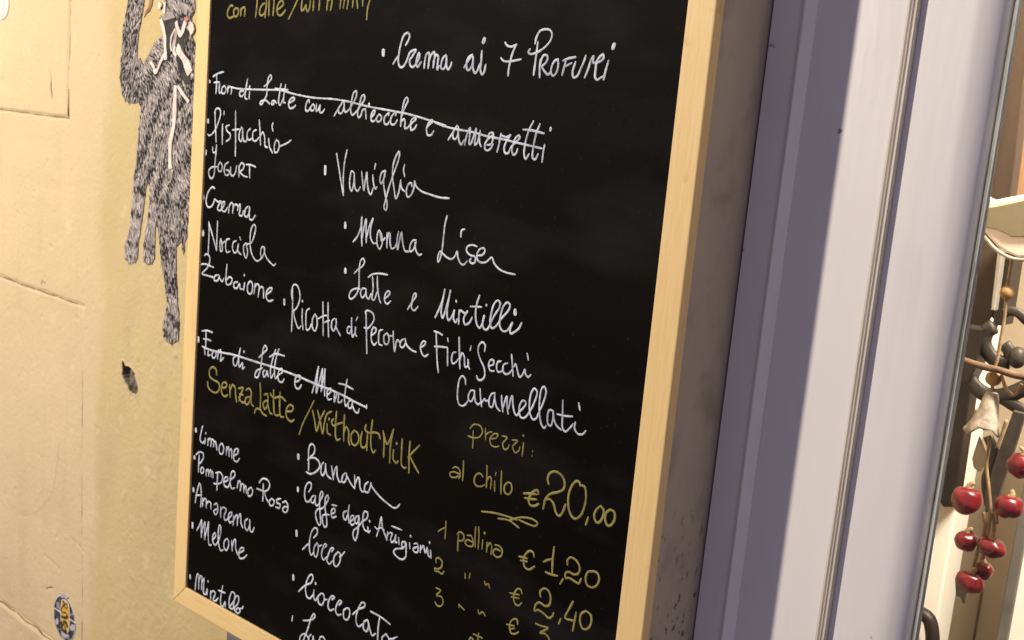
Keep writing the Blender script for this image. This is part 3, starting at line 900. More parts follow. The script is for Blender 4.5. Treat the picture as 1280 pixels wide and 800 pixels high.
288,1523 321,1562 336,1490
338,1526 370,1570 386,1493
383,1527 406,1562 419,1496
508,1574 506,1469 508,1376
469,1563 555,1593 607,1555 583,1485 498,1444 440,1433
640,1505 704,1549 701,1577 654,1563 630,1505 653,1465 719,1473 760,1565 830,1630 826,1675 780,1667 756,1609 754,1517 786,1475 841,1497
899,1593 887,1510
890,1545 927,1601 948,1573 945,1493
948,1528 975,1581 1003,1578 1010,1495
1010,1535 1040,1577 1060,1499
1140,1590 1089,1547 1094,1486 1139,1494 1170,1559 1140,1590
1277,1680 1326,1738 1405,1755 1460,1721 1440,1655 1381,1616
1348,1689 1357,1592 1356,1503
1239,1607 1346,1611
1373,1613 1404,1562 1452,1521
#pompelmo rosa|w|2.1
1508,1576 1469,1526 1489,1494 1540,1514 1553,1562 1508,1576
1658,1618 1595,1586 1606,1556 1658,1556 1645,1513 1585,1506
1698,1589 1747,1615 1784,1588 1781,1522 1741,1494 1705,1510 1728,1549 1777,1565
#amarena|w|2.1
!45,1255 47,1232
92,1106 114,1225 165,1353 202,1275 206,1087
96,1190 205,1229
238,1203 241,1109
241,1157 288,1212 309,1200 316,1108
316,1156 359,1198 399,1192 409,1125
469,1190 516,1222 538,1188 534,1116 497,1087 465,1113 502,1147 536,1164
596,1205 605,1086
599,1160 634,1211 702,1209 670,1123 683,1081 730,1102 810,1178 808,1206 771,1189 748,1124 780,1082 829,1109
848,1179 847,1075
852,1134 903,1207 919,1189 922,1093
920,1155 966,1238 977,1219 994,1132 1028,1098
1107,1225 1064,1189 1070,1111 1109,1095 1148,1170 1144,1225
1147,1181 1163,1112 1200,1107 1231,1168
#melone|w|2.1
!55,846 59,799
147,787 202,871 237,942 235,834 247,736
249,790 281,896 307,939 307,832 314,733
321,777 361,909 375,961 378,820 408,699 447,711
472,777 526,844 514,875 477,840 472,767 515,734 561,773 612,883 614,978 593,994 571,905 591,771 635,709 682,731
738,883 694,828 700,760 740,744 782,822 768,875 738,883
834,886 853,776
850,810 880,912 902,923 915,831 958,765
979,792 1064,857 1053,877 1007,856 975,793 998,743 1071,768 1123,820
#caffe degli artigiani|w|2.0
!1935,1814 1937,1787
2110,1825 2145,1877 2141,1923 2101,1922 2057,1862 2049,1775 2070,1723 2112,1719 2156,1764
2200,1814 2163,1782 2159,1734 2192,1733 2219,1783 2224,1816
2222,1784 2232,1729 2265,1728 2312,1811 2338,1871 2313,1889 2293,1847 2294,1753 2312,1654 2329,1554 2307,1536 2263,1575 2241,1642 2276,1695 2337,1719 2401,1796 2427,1856 2409,1876 2381,1842 2383,1738 2417,1634 2424,1563 2394,1543 2358,1584 2352,1645 2397,1675 2451,1686
2481,1704 2532,1737 2537,1770 2498,1763 2480,1716 2499,1675 2559,1704
2487,1801 2556,1812
2709,1807 2667,1774 2672,1724 2704,1713 2728,1772
2743,1879 2735,1784 2758,1699
2778,1724 2820,1760 2817,1789 2788,1780 2771,1724 2797,1691 2832,1713
2896,1814 2854,1791 2846,1727 2882,1738 2897,1804 2899,1713 2888,1608 2863,1554 2830,1589 2832,1641 2893,1701 2946,1769 3013,1830 3015,1881 2971,1882 2954,1832 2964,1734 2997,1699 3040,1708 3032,1745 3042,1693 3071,1718
!3051,1812 3052,1806
#caffe degli artigiani|w|1.9
3165,1693 3191,1786 3210,1901 3239,1801 3313,1706
3134,1778 3164,1767 3219,1795 3262,1789
3312,1785 3306,1704
3309,1744 3340,1784 3377,1791 3360,1731 3377,1702 3415,1739 3426,1792 3424,1722 3451,1726
3360,1859 3499,1864
3467,1776 3480,1716
3557,1766 3518,1748 3523,1706 3556,1717 3568,1765 3579,1695 3579,1627 3535,1587 3466,1588 3414,1620 3432,1651 3537,1696
3617,1776 3627,1726
!3623,1846 3624,1840
3677,1786 3716,1803 3732,1775 3731,1726 3692,1713 3669,1735 3728,1774
3763,1800 3766,1733
3767,1758 3799,1807 3831,1750 3850,1809
3851,1805 3876,1736 3906,1737
3895,1796 3907,1728
!3874,1865 3875,1860
#cocco|w|2.0
!1955,1357 1959,1316
2070,1198 2130,1261 2176,1303
2234,1375 2284,1439 2280,1485 2240,1483 2196,1427 2174,1323 2184,1220 2211,1186 2256,1233
2294,1342 2252,1274 2259,1202 2292,1192 2317,1264 2311,1326 2286,1339
2313,1305 2373,1347
2415,1329 2443,1369 2419,1372 2385,1308 2377,1231 2412,1201 2455,1247
2526,1323 2553,1369 2522,1364 2482,1288 2466,1209 2500,1188 2550,1237
2624,1356 2569,1285 2577,1204 2616,1202 2663,1276 2656,1346 2624,1356
2652,1313 2687,1346 2721,1389
#cioccolato|w|2.1
!1945,872 1948,833
2047,733 2146,834 2239,900 2265,968 2239,986 2193,943 2160,856 2159,779 2189,725 2231,724 2283,781
2293,838 2293,763 2320,735 2355,785
!2310,918 2311,911
2406,842 2363,788 2377,729 2426,725 2459,791 2446,845 2406,842
2459,791 2505,813
2579,837 2617,876 2585,880 2536,820 2528,742 2562,717 2617,754
2690,821 2727,869 2703,876 2662,823 2646,743 2680,714 2732,739
2807,835 2766,788 2781,715 2827,717 2859,781 2845,839 2807,835
2902,803 2991,893 3061,940 3072,975 3034,977 2983,901 2956,797 2970,729 3002,715 3064,765
3117,827 3076,791 3076,718 3121,710 3143,785 3124,830
3132,822 3169,744 3203,700 3250,739
3157,930 3281,930 3383,918 3441,905
3290,913 3280,807 3285,686
3396,791 3345,731 3367,667 3423,679 3446,750 3396,791
3443,759 3483,775 3549,821
#lampone|w|2.0
1973,436 1967,378
2149,453 2229,483 2307,529 2335,573 2317,588 2281,541 2236,404 2196,301 2147,204 2111,223 2139,289 2203,320 2263,294
2291,354 2254,301 2267,252 2314,281 2324,351
2324,351 2347,283
2425,314 2435,378 2481,401 2515,382
#mirtillo|w|2.1
!52,206 54,182
167,73 178,199 203,280 224,276 237,110
237,195 265,278 286,279 298,120
302,206 337,273 340,99 382,95 406,171 412,100
!419,268 419,262
477,172 484,78
485,151 526,190 570,180 534,85 583,91 629,143
704,313 684,199 683,91 723,77 767,146 775,90
632,234 758,250
847,111 934,231 938,303 889,309 855,250 845,140 886,108 1011,225 1014,296 976,294 943,235 932,137 963,113
1006,164 972,116 1011,102 1055,147 1025,171
1035,163 1098,198 1106,219
"""
def ink(bm, P, wmm, dot=False):
    """one stroke of a chalk marker lying on the board"""
    P = catmull(P, 0.0009)
    if len(P) == 1: P = P * 2
    n = len(P); half = wmm * 0.00045
    L = []; Cn = []; R = []
    ph = random.random() * 50
    t0 = None
    W = []
    for i, p in enumerate(P):
        t = P[min(i + 1, n - 1)] - P[max(i - 1, 0)]
        if t.length < 1e-7: t = t0 or Vector((1, 0))
        t = t.normalized(); t0 = t
        wv = half * (1 + 0.22 * noise.noise((ph + i * 0.11, p.x * 30, p.y * 30)) + 0.14 * noise.noise((ph + i * 0.9, p.x * 300, 2)))
        e = min(i, n - 1 - i)
        if not dot and e < 3: wv *= 0.80 + 0.066 * e
        W.append((p, t, wv))
    y0 = YP
    def vert(p, q, y): return bm.verts.new((p.x + q.x, y, p.y + q.y))
    for p, t, wv in W:
        nrm = Vector((-t.y, t.x)) * wv
        L.append(vert(p, nrm, y0 - 0.00006)); Cn.append(vert(p, Vector((0, 0)), y0 - 0.00035)); R.append(vert(p, -nrm, y0 - 0.00006))
    for i in range(n - 1):
        bm.faces.new((L[i], Cn[i], Cn[i + 1], L[i + 1])); bm.faces.new((Cn[i], R[i], R[i + 1], Cn[i + 1]))
    for idx, sgn in ((0, -1), (n - 1, 1)):
        p, t, wv = W[idx]; t = t * sgn; nn = Vector((-t.y, t.x))
        ring = [vert(p, (nn * math.cos(a) + t * math.sin(a)) * wv, y0 - 0.00006) for a in (math.pi * k / 6 for k in range(7))]
        for k in range(6): bm.faces.new((Cn[idx], ring[k], ring[k + 1]))
cur = None; lines = {}
for row in LETTERING.strip().splitlines():
    if row.startswith('#'):
        nm, col, wd = row[1:].split('|'); cur = (nm, col); wd = float(wd)
        lines.setdefault(cur, bmesh.new())
    else:
        dot = row.startswith('!')
        pts = [Vector((IL + int(a) * 1e-4, 0.94 + int(b) * 1e-4)) for a, b in (q.split(',') for q in row.lstrip('!').split())]
        ink(lines[cur], pts, wd * (2.0 if dot and (pts[0] - pts[-1]).length > 0.0018 else 1.25 if dot else 1.0), dot)
for (nm, col), bm in lines.items():
    bmesh.ops.recalc_face_normals(bm, faces=bm.faces)
    o = link('handwritten_lettering', bm, M['white_ink' if col == 'w' else 'yellow_ink'], board)
    o['label'] = ('white' if col == 'w' else 'yellow') + ' handwriting: ' + nm

# grey box under the board
ub = thing('utility_box', 'dark grey utility box fixed to the wall under the menu board', 'utility box', (-0.83, 0, 0.7))
M['box_grey'] = material('grey_metal', (0.17, 0.155, 0.145), 0.55, 0.3, (0.13, 0.12, 0.11), 30)
link('box_body', boxm(-0.978, -0.68, -0.006, 0.0, 0.50, 0.9185, 0.001), M['box_grey'], ub)
link('box_door', boxm(-0.965, -0.693, -0.009, -0.0062, 0.515, 0.903, 0.001), M['box_grey'], ub)

# ---------------------------------------------------------------- paper pasted on the wall
def pasted(bm, pts, off, thick=0.0004, grid=0.008):
    f = bm.faces.new([bm.verts.new((x, 0, z)) for x, z in pts])
    b2 = bmesh.new()
    f2 = b2.faces.new([b2.verts.new((x, 0, z)) for x, z in pts]); bm.faces.remove(f); f2.normal_update()
    bmesh.ops.triangulate(b2, faces=list(b2.faces))
    xs = [p[0] for p in pts]; zs = [p[1] for p in pts]
    for ax, lo, hi in ((0, min(xs), max(xs)), (2, min(zs), max(zs))):
        c = lo + grid * 0.5
        while c < hi:
            co = [0, 0, 0]; co[ax] = c; no = [0, 0, 0]; no[ax] = 1
            bmesh.ops.bisect_plane(b2, geom=list(b2.verts) + list(b2.edges) + list(b2.faces), plane_co=co, plane_no=no)
            c += grid
    for fc in b2.faces:
        if fc.normal.y > 0: fc.normal_flip()
    mp = {}
    for v in b2.verts:
        h = max(relief(v.co.x + dx, v.co.z + dz) for dx, dz in ((0, 0), (.002, 0), (-.002, 0), (0, .002), (0, -.002)))
        mp[v] = (bm.verts.new((v.co.x, -h - off - thick, v.co.z)), bm.verts.new((v.co.x, -h - off + 0.0012, v.co.z)))
    for fc in b2.faces: bm.faces.new([mp[v][0] for v in fc.verts])
    for e in b2.edges:
        if len(e.link_faces) == 1:
            a, b = e.verts; bm.faces.new((mp[a][0], mp[b][0], mp[b][1], mp[a][1]))
    b2.free()
    for v in [v for v in bm.verts if not v.link_faces]: bm.verts.remove(v)
    bmesh.ops.recalc_face_normals(bm, faces=bm.faces)
    return bm
def band(bm, pts, wid, off, taper=False):
    P = catmull([Vector(p) for p in pts], 0.003); A = []; B = []
    for i, p in enumerate(P):
        t = (P[min(i + 1, len(P) - 1)] - P[max(i - 1, 0)]).normalized(); nn = Vector((-t.y, t.x))
        u = i / max(1, len(P) - 1); hw = wid * .5 * (1 + .25 * noise.noise((p.x * 80, p.y * 80, 1))) * ((1 - .6 * abs(2 * u - 1)) if taper else 1)
        A.append(p + nn * hw); B.append(p - nn * hw)
    out = [(p.x, p.y) for p in A + B[::-1]]
    return pasted(bm, out, off, 0.00015)

def fur(name, dark, pale, bands, amount, tilt, bandcol):
    m = material(name, dark, 0.8, 0.12, pale, 330, 0.36, 0.66, stretch=(1.3, 1, 0.42), detail=5)
    layer(m, dark, 70.0, 0.46, 0.62, seed=2, stretch=(1.2, 1, 0.7), amount=0.55)
    nt = m.node_tree; b = nt.nodes['Principled BSDF']
    tc = nt.nodes.new('ShaderNodeTexCoord'); mp = nt.nodes.new('ShaderNodeMapping'); mp.inputs['Rotation'].default_value = (0, tilt, 0)
    wv = nt.nodes.new('ShaderNodeTexWave'); wv.wave_type = 'BANDS'; wv.bands_direction = 'Z'
    wv.inputs['Scale'].default_value = bands; wv.inputs['Distortion'].default_value = 11; wv.inputs['Detail'].default_value = 3
    wv.inputs['Detail Scale'].default_value = 2.2
    nt.links.new(tc.outputs['Object'], mp.inputs['Vector']); nt.links.new(mp.outputs['Vector'], wv.inputs['Vector'])
    r = nt.nodes.new('ShaderNodeMapRange'); r.inputs['From Min'].default_value = 0.52; r.inputs['From Max'].default_value = 0.78; r.inputs['To Max'].default_value = amount
    nt.links.new(wv.outputs['Fac'], r.inputs['Value'])
    mx = nt.nodes.new('ShaderNodeMix'); mx.data_type = 'RGBA'
    nt.links.new(b.inputs['Base Color'].links[0].from_socket, mx.inputs[6]); mx.inputs[7].default_value = (*bandcol, 1)
    nt.links.new(r.outputs['Result'], mx.inputs[0]); nt.links.new(mx.outputs[2], b.inputs['Base Color'])
    return m
M['fur'] = fur('printed_grey_fur', (0.045, 0.038, 0.036), (0.46, 0.41, 0.375), 9.0, 0.50, 0.75, (0.035, 0.029, 0.028))
M['fur_pale'] = fur('printed_pale_fur', (0.12, 0.10, 0.095), (0.60, 0.53, 0.49), 15.0, 0.62, 0.1, (0.035, 0.03, 0.028))
layer(M['fur'], (0.03, 0.026, 0.025), 26.0, 0.52, 0.60, seed=4, stretch=(1.2, 1, 0.8), amount=0.65)
layer(M['fur'], (0.60, 0.54, 0.50), 230.0, 0.56, 0.66, seed=9, stretch=(1.5, 1, 0.35), amount=0.7)
layer(M['fur_pale'], (0.70, 0.63, 0.58), 200.0, 0.50, 0.64, seed=9, stretch=(1.5, 1, 0.5), amount=0.6)
M['print_black'] = material('printed_black', (0.030, 0.026, 0.026), 0.8, 0.15, (0.07, 0.06, 0.06), 60)
M['print_white'] = material('printed_white', (0.78, 0.70, 0.62), 0.8, 0.15, (0.60, 0.53, 0.47), 70)
M['print_red'] = material('printed_red', (0.55, 0.16, 0.12), 0.8, 0.15, (0.65, 0.35, 0.28), 90)
M['print_grey'] = material('printed_grey', (0.22, 0.19, 0.18), 0.8, 0.15, (0.48, 0.42, 0.39), 90)

cat = thing('cat_poster', 'cut out paper poster of a standing tabby cat with a raised tail in dark clothes', 'poster', (-1.17, 0, 1.4))
CATP = [(-1.24395, 1.61434), (-1.25379, 1.57856), (-1.2566, 1.55347), (-1.25745, 1.53289), (-1.25875, 1.5197), (-1.25227, 1.49925), (-1.24358, 1.49167), (-1.22807, 1.48964), (-1.21324, 1.4918), (-1.20785, 1.48653), (-1.20961, 1.47158), (-1.21352, 1.44704), (-1.21669, 1.41852), (-1.22089, 1.40295), (-1.22127, 1.37904), (-1.22642, 1.34086), (-1.23452, 1.31835), (-1.23434, 1.30268), (-1.22384, 1.29834), (-1.2091, 1.30247), (-1.20487, 1.3089), (-1.20491, 1.32435), (-1.19768, 1.35499), (-1.1921, 1.39255), (-1.18818, 1.40421), (-1.18176, 1.38799), (-1.18509, 1.35652), (-1.19128, 1.32621), (-1.19157, 1.30794), (-1.18166, 1.30364), (-1.17103, 1.30617), (-1.16537, 1.31499), (-1.16671, 1.34842), (-1.16441, 1.35903), (-1.15712, 1.33689), (-1.14999, 1.30929), (-1.14015, 1.28535), (-1.13524, 1.25969), (-1.14283, 1.24023), (-1.13985, 1.2249), (-1.12221, 1.21937), (-1.10859, 1.22585), (-1.10784, 1.24389), (-1.11338, 1.26915), (-1.11856, 1.30374), (-1.12071, 1.334), (-1.11027, 1.34094), (-1.10452, 1.32614), (-1.10284, 1.34194), (-1.08962, 1.3636), (-1.09008, 1.43498), (-1.09499, 1.52214), (-1.0944, 1.5566), (-1.10681, 1.57357), (-1.10648, 1.5907), (-1.10076, 1.59921), (-1.10336, 1.6128), (-1.09832, 1.62961), (-1.09789, 1.64471), (-1.10931, 1.65008), (-1.11813, 1.64019), (-1.13908, 1.63901), (-1.1529, 1.64798), (-1.16508, 1.65526), (-1.16931, 1.64324), (-1.16811, 1.62577), (-1.16389, 1.61347), (-1.16543, 1.60384), (-1.16312, 1.59241), (-1.17067, 1.58843), (-1.17096, 1.58002), (-1.16591, 1.56854), (-1.17259, 1.56624), (-1.18351, 1.56161), (-1.19237, 1.5502), (-1.20237, 1.54089), (-1.20623, 1.5344), (-1.21504, 1.54331), (-1.22118, 1.5404), (-1.22136, 1.55781), (-1.22036, 1.5706), (-1.21631, 1.58336), (-1.21212, 1.59601), (-1.20884, 1.61396), (-1.20317, 1.63526), (-1.19416, 1.65709), (-1.19665, 1.66859), (-1.21073, 1.67091), (-1.22568, 1.65546), (-1.23696, 1.63419)]
M['fur_dark'] = material('printed_dark_hair', (0.030, 0.027, 0.027), 0.8, 0.12)
M['fur_light'] = material('printed_light_hair', (0.62, 0.56, 0.51), 0.8, 0.12, (0.42, 0.37, 0.34), 90)
M['fur_mid'] = material('printed_mid_fur', (0.185, 0.163, 0.156), 0.8, 0.12, (0.29, 0.26, 0.245), 120)
bm = pasted(bmesh.new(), CATP, 0.0005)
rnd = random.Random(11)
hx0, hx1 = min(p[0] for p in CATP), max(p[0] for p in CATP); hz0, hz1 = min(p[1] for p in CATP), max(p[1] for p in CATP)
n_ = 0
while n_ < 6400:
    x, z = rnd.uniform(hx0, hx1), rnd.uniform(hz0, hz1)
    if not in_poly(x, z, CATP): continue
    n_ += 1
    limb = z < 1.385; tail = x < -1.212 and z > 1.47
    wob = noise.noise((x * 25, z * 25, 40))
    if limb:                                    # legs: pale with dark cross bands
        ang = math.radians(-82 + 16 * wob); b = math.sin(z * 2 * math.pi / 0.034 + 3.0 * wob + x * 25); pd = 0.86 if b > 0.40 else 0.10
        if x < -1.165 and z < 1.372: pd = 0.78 if b > 0.72 else 0.04
        if x > -1.165 and z > 1.29: pd = 0.72 if b > 0 else 0.40
    elif tail:
        ang = math.radians(72 + 25 * wob); b = math.sin(z * 2 * math.pi / 0.05 + 2.5 * wob); pd = 0.70 if b > 0.1 else 0.45
    else:                                       # body: tabby swirls, darker along the spine side
        ang = math.radians(-62 + 60 * noise.noise((x * 9, z * 7, 44)))
        b = math.sin((z * 0.75 - x * 0.9) * 2 * math.pi / 0.036 + 4.5 * noise.noise((x * 12, z * 9, 46))); pd = (0.84 if b > 0.15 else 0.24) + 0.35 * noise.noise((x * 8, z * 6, 48))
    dark = rnd.random() < pd
    ln = rnd.uniform(0.0035, 0.0085); wd = rnd.uniform(0.0004, 0.0009) * (1.25 if dark else 1.0)
    d = Vector((math.cos(ang), math.sin(ang))) * ln * .5; nn = Vector((-d.y, d.x)).normalized() * wd
    c = Vector((x, z))
    if not (in_poly(c.x + d.x, c.y + d.y, CATP) and in_poly(c.x - d.x, c.y - d.y, CATP)):
        if rnd.random() < 0.6: continue
    y = -max(relief(x + a, z + b_) for a, b_ in ((0, 0), (d.x, d.y), (-d.x, -d.y), (.004, 0), (-.004, 0), (0, .004), (0, -.004))) - 0.0012 - n_ * 2.0e-8
    f = bm.faces.new([bm.verts.new((q.x, y, q.y)) for q in (c + d, c + nn, c - d, c - nn)])
    if f.normal.y > 0: f.normal_flip()
    f.material_index = 1 if dark else 2
o = link('cat_body', bm, M['fur_mid'], cat)
o.data.materials.append(M['fur_dark']); o.data.materials.append(M['fur_light'])
link('jacket', pasted(bmesh.new(), [(-1.16802, 1.58711), (-1.14895, 1.59153), (-1.13685, 1.58459), (-1.12595, 1.56991), (-1.11858, 1.58036), (-1.10841, 1.57356), (-1.11099, 1.56492), (-1.11507, 1.55447), (-1.10921, 1.54074), (-1.09952, 1.5185), (-1.11233, 1.51712), (-1.12457, 1.52805), (-1.1324, 1.54536), (-1.14118, 1.55218), (-1.14917, 1.54671), (-1.15627, 1.55186), (-1.16063, 1.56596), (-1.16663, 1.57916)], 0.0019, 0.00015), M['print_black'], cat)
bm = bmesh.new()
for P in [[(-1.169, 1.58888), (-1.15913, 1.59328), (-1.1442, 1.59502), (-1.13881, 1.58893), (-1.15031, 1.58716), (-1.16196, 1.58537)], [(-1.13613, 1.59761), (-1.13014, 1.60535), (-1.11377, 1.60268), (-1.10209, 1.59581), (-1.10508, 1.59326), (-1.11345, 1.5984), (-1.11449, 1.59069), (-1.12619, 1.59586)], [(-1.14322, 1.55742), (-1.13629, 1.57676), (-1.13263, 1.57157), (-1.13774, 1.5505)]]: pasted(bm, P, 0.0022, 0.00015)
link('cap', bm, M['print_grey'], cat)
bm = bmesh.new()
for P, wd in [([(-1.16922, 1.58711), (-1.16408, 1.57918), (-1.1594, 1.56774), (-1.15685, 1.5554), (-1.15459, 1.54215)], 0.0058), ([(-1.15615, 1.55009), (-1.16403, 1.54101), (-1.17515, 1.52722), (-1.17903, 1.5334), (-1.18635, 1.5386)], 0.0042), ([(-1.13157, 1.55676), (-1.12118, 1.54913), (-1.11256, 1.54238), (-1.10189, 1.52883)], 0.0105), ([(-1.13171, 1.54713), (-1.13869, 1.55224), (-1.13575, 1.55756)], 0.004), ([(-1.13021, 1.51463), (-1.13075, 1.49423), (-1.13134, 1.47192), (-1.13812, 1.44899), (-1.1383, 1.4345), (-1.13566, 1.42112)], 0.0065), ([(-1.1252, 1.51396), (-1.11476, 1.50562), (-1.10279, 1.49744)], 0.004), ([(-1.1352, 1.5846), (-1.13041, 1.57507), (-1.12513, 1.56992), (-1.11994, 1.57689), (-1.11566, 1.58468)], 0.006), ([(-1.13629, 1.57676), (-1.14396, 1.56794), (-1.14584, 1.55913), (-1.14285, 1.55215)], 0.0025), ([(-1.10818, 1.58128), (-1.10228, 1.57704), (-1.10681, 1.57357)], 0.008), ([(-1.17513, 1.6039), (-1.16978, 1.60034)], 0.007), ([(-1.16166, 1.60557), (-1.16166, 1.59328)], 0.004)]: band(bm, P, wd, 0.0025)
link('white_straps', bm, M['print_white'], cat)
link('bow', pasted(bmesh.new(), [(-1.11753, 1.58811), (-1.11279, 1.58941), (-1.10936, 1.58642), (-1.11399, 1.58382), (-1.11811, 1.5851)], 0.0028, 0.00015), M['print_red'], cat)
bm = bmesh.new()
for P in [[(-1.23017, 1.30917), (-1.22882, 1.30251)], [(-1.22075, 1.30954), (-1.22022, 1.30083)], [(-1.2116, 1.31278), (-1.21113, 1.30509)], [(-1.18593, 1.31355), (-1.18544, 1.30596)], [(-1.17692, 1.31389), (-1.17553, 1.30646)], [(-1.13377, 1.22569), (-1.13079, 1.22054)], [(-1.12335, 1.22581), (-1.12131, 1.22145)], [(-1.11506, 1.23026), (-1.11297, 1.22499)]]: band(bm, P, 0.0035, 0.0020)
link('claw_print', bm, M['fur_pale'], cat)
tw = tag(link('paper_scrap', pasted(bmesh.new(), [(-1.19653, 1.61382), (-1.18957, 1.61375), (-1.19234, 1.60311), (-1.19711, 1.59599), (-1.20397, 1.5933), (-1.20899, 1.5888), (-1.20674, 1.5951), (-1.20091, 1.60047)], 0.0004), material('brown_scrap', (0.20, 0.12, 0.06), 0.85, 0.1, (0.40, 0.27, 0.15), 90)),
         'thin curled brown scrap of paper stuck beside the tail of the cat poster', 'paper scrap')
pw = tag(link('paw_poster', pasted(bmesh.new(), [(-1.66805, 1.68913), (-1.60571, 1.69089), (-1.57967, 1.65406), (-1.56147, 1.62204), (-1.55864, 1.60934), (-1.55837, 1.59982), (-1.56425, 1.59028), (-1.57531, 1.58546), (-1.58533, 1.58489), (-1.59805, 1.58701), (-1.61338, 1.5848), (-1.63437, 1.59241), (-1.65083, 1.62318)], 0.0006), M['fur_pale']),
         'tip of a pale grey paper paw on the upper wall apart from the cat', 'poster')
pw.data.materials[0] = material('printed_pale_paw', (0.72, 0.64, 0.60), 0.8, 0.15, (0.50, 0.43, 0.40), 45, 0.4, 0.62, stretch=(1.4, 1, .6))

stk = thing('round_sticker', 'round navy and grey sticker with a yellow lettered centre low on the wall', 'sticker', (-1.3683, 0, 0.7853))
SX, SZ, SR = -1.3670, 0.7848, 0.0318
def circ(r, n=48, sx=1.0): return [(SX + sx * r * math.cos(2 * math.pi * k / n), SZ + r * math.sin(2 * math.pi * k / n)) for k in range(n)]
M['navy'] = material('navy_print', (0.020, 0.020, 0.040), 0.45, 0.3, (0.09, 0.085, 0.11), 70, 0.42, 0.7)
layer(M['navy'], (0.34, 0.31, 0.33), 75.0, 0.56, 0.60, seed=3, amount=0.8)
layer(M['navy'], (0.50, 0.46, 0.46), 28.0, 0.56, 0.62, seed=11, amount=0.8)
link('sticker_backing', pasted(bmesh.new(), circ(SR), 0.0006, 0.0002), M['print_white'], stk)
link('sticker_ring', pasted(bmesh.new(), circ(SR - 0.0009), 0.0009, 0.0001), M['navy'], stk)
bm = bmesh.new()
for P in [[(-1.39621, 0.78923), (-1.37743, 0.78999)], [(-1.35023, 0.79031), (-1.33262, 0.79099)]]: band(bm, P, 0.0016, 0.0012)
link('sticker_lines', bm, M['print_white'], stk)
bm = bmesh.new()
for P in [[(-1.33387, 0.78436), (-1.33452, 0.782), (-1.33653, 0.77952), (-1.33951, 0.77742), (-1.34287, 0.77611), (-1.34596, 0.77586), (-1.34815, 0.77672), (-1.349, 0.77852), (-1.34834, 0.7809), (-1.34631, 0.78339), (-1.34331, 0.78549), (-1.33995, 0.78678), (-1.33688, 0.78701), (-1.33471, 0.78615)], [(-1.38261, 0.77444), (-1.38302, 0.77212), (-1.38436, 0.76988), (-1.38636, 0.76814), (-1.38863, 0.76727), (-1.39073, 0.76743), (-1.39222, 0.7686), (-1.39282, 0.77054), (-1.3924, 0.77287), (-1.39105, 0.77512), (-1.38904, 0.77685), (-1.38677, 0.77771), (-1.38469, 0.77754), (-1.3832, 0.77637)], [(-1.37905, 0.81643), (-1.37338, 0.81966), (-1.36533, 0.82024), (-1.35726, 0.81911), (-1.36048, 0.81445), (-1.36855, 0.81499), (-1.37536, 0.81191), (-1.38007, 0.81313)], [(-1.37555, 0.76294), (-1.3651, 0.76346), (-1.35374, 0.76731), (-1.34906, 0.76503), (-1.35802, 0.76034), (-1.36953, 0.75878)]]: pasted(bm, P, 0.00115, 0.0001)
link('sticker_print', bm, material('grey_print', (0.50, 0.46, 0.47), 0.5, 0.3, (0.36, 0.33, 0.35), 160), stk)
link('sticker_border', pasted(bmesh.new(), [(-1.37524, 0.80903), (-1.37073, 0.81208), (-1.36387, 0.81343), (-1.35694, 0.81225), (-1.352, 0.80885), (-1.3507, 0.80061), (-1.34991, 0.78343), (-1.35123, 0.77239), (-1.35605, 0.76758), (-1.36406, 0.76623), (-1.37111, 0.76821), (-1.37526, 0.77252), (-1.3772, 0.78477), (-1.37781, 0.79868)], 0.0014, 0.0001), M['print_white'], stk)
link('sticker_centre', pasted(bmesh.new(), [(-1.3737, 0.80846), (-1.36984, 0.81122), (-1.36394, 0.81227), (-1.35796, 0.81093), (-1.35368, 0.80754), (-1.35253, 0.79968), (-1.35178, 0.78334), (-1.35287, 0.77291), (-1.35701, 0.76851), (-1.36391, 0.76751), (-1.36999, 0.76963), (-1.37358, 0.77386), (-1.37529, 0.78554), (-1.37587, 0.79874)], 0.0017, 0.0001), material('yellow_print', (0.74, 0.44, 0.045), 0.5, 0.3, (0.58, 0.33, 0.03), 90), stk)
bm = bmesh.new()
for P, wd in [([(-1.37061, 0.80932), (-1.36595, 0.80835), (-1.36695, 0.80505), (-1.37315, 0.79865)], 0.0022), ([(-1.37315, 0.79865), (-1.35799, 0.81012), (-1.35768, 0.80325), (-1.36688, 0.80333)], 0.0016), ([(-1.37315, 0.79865), (-1.3743, 0.79293), (-1.35918, 0.79603)], 0.0018), ([(-1.37397, 0.78541), (-1.35888, 0.78936), (-1.35498, 0.79434)], 0.004), ([(-1.37366, 0.77845), (-1.37068, 0.77428), (-1.37185, 0.76911), (-1.36298, 0.76783), (-1.35613, 0.76931)], 0.0042), ([(-1.36706, 0.78155), (-1.35666, 0.78084), (-1.35532, 0.77667)], 0.005), ([(-1.37053, 0.7708), (-1.36572, 0.77736), (-1.35731, 0.77003)], 0.0018), ([(-1.36807, 0.77823), (-1.3602, 0.783)], 0.003)]: band(bm, P, wd, 0.0021)
link('sticker_lettering', bm, M['print_black'], stk)

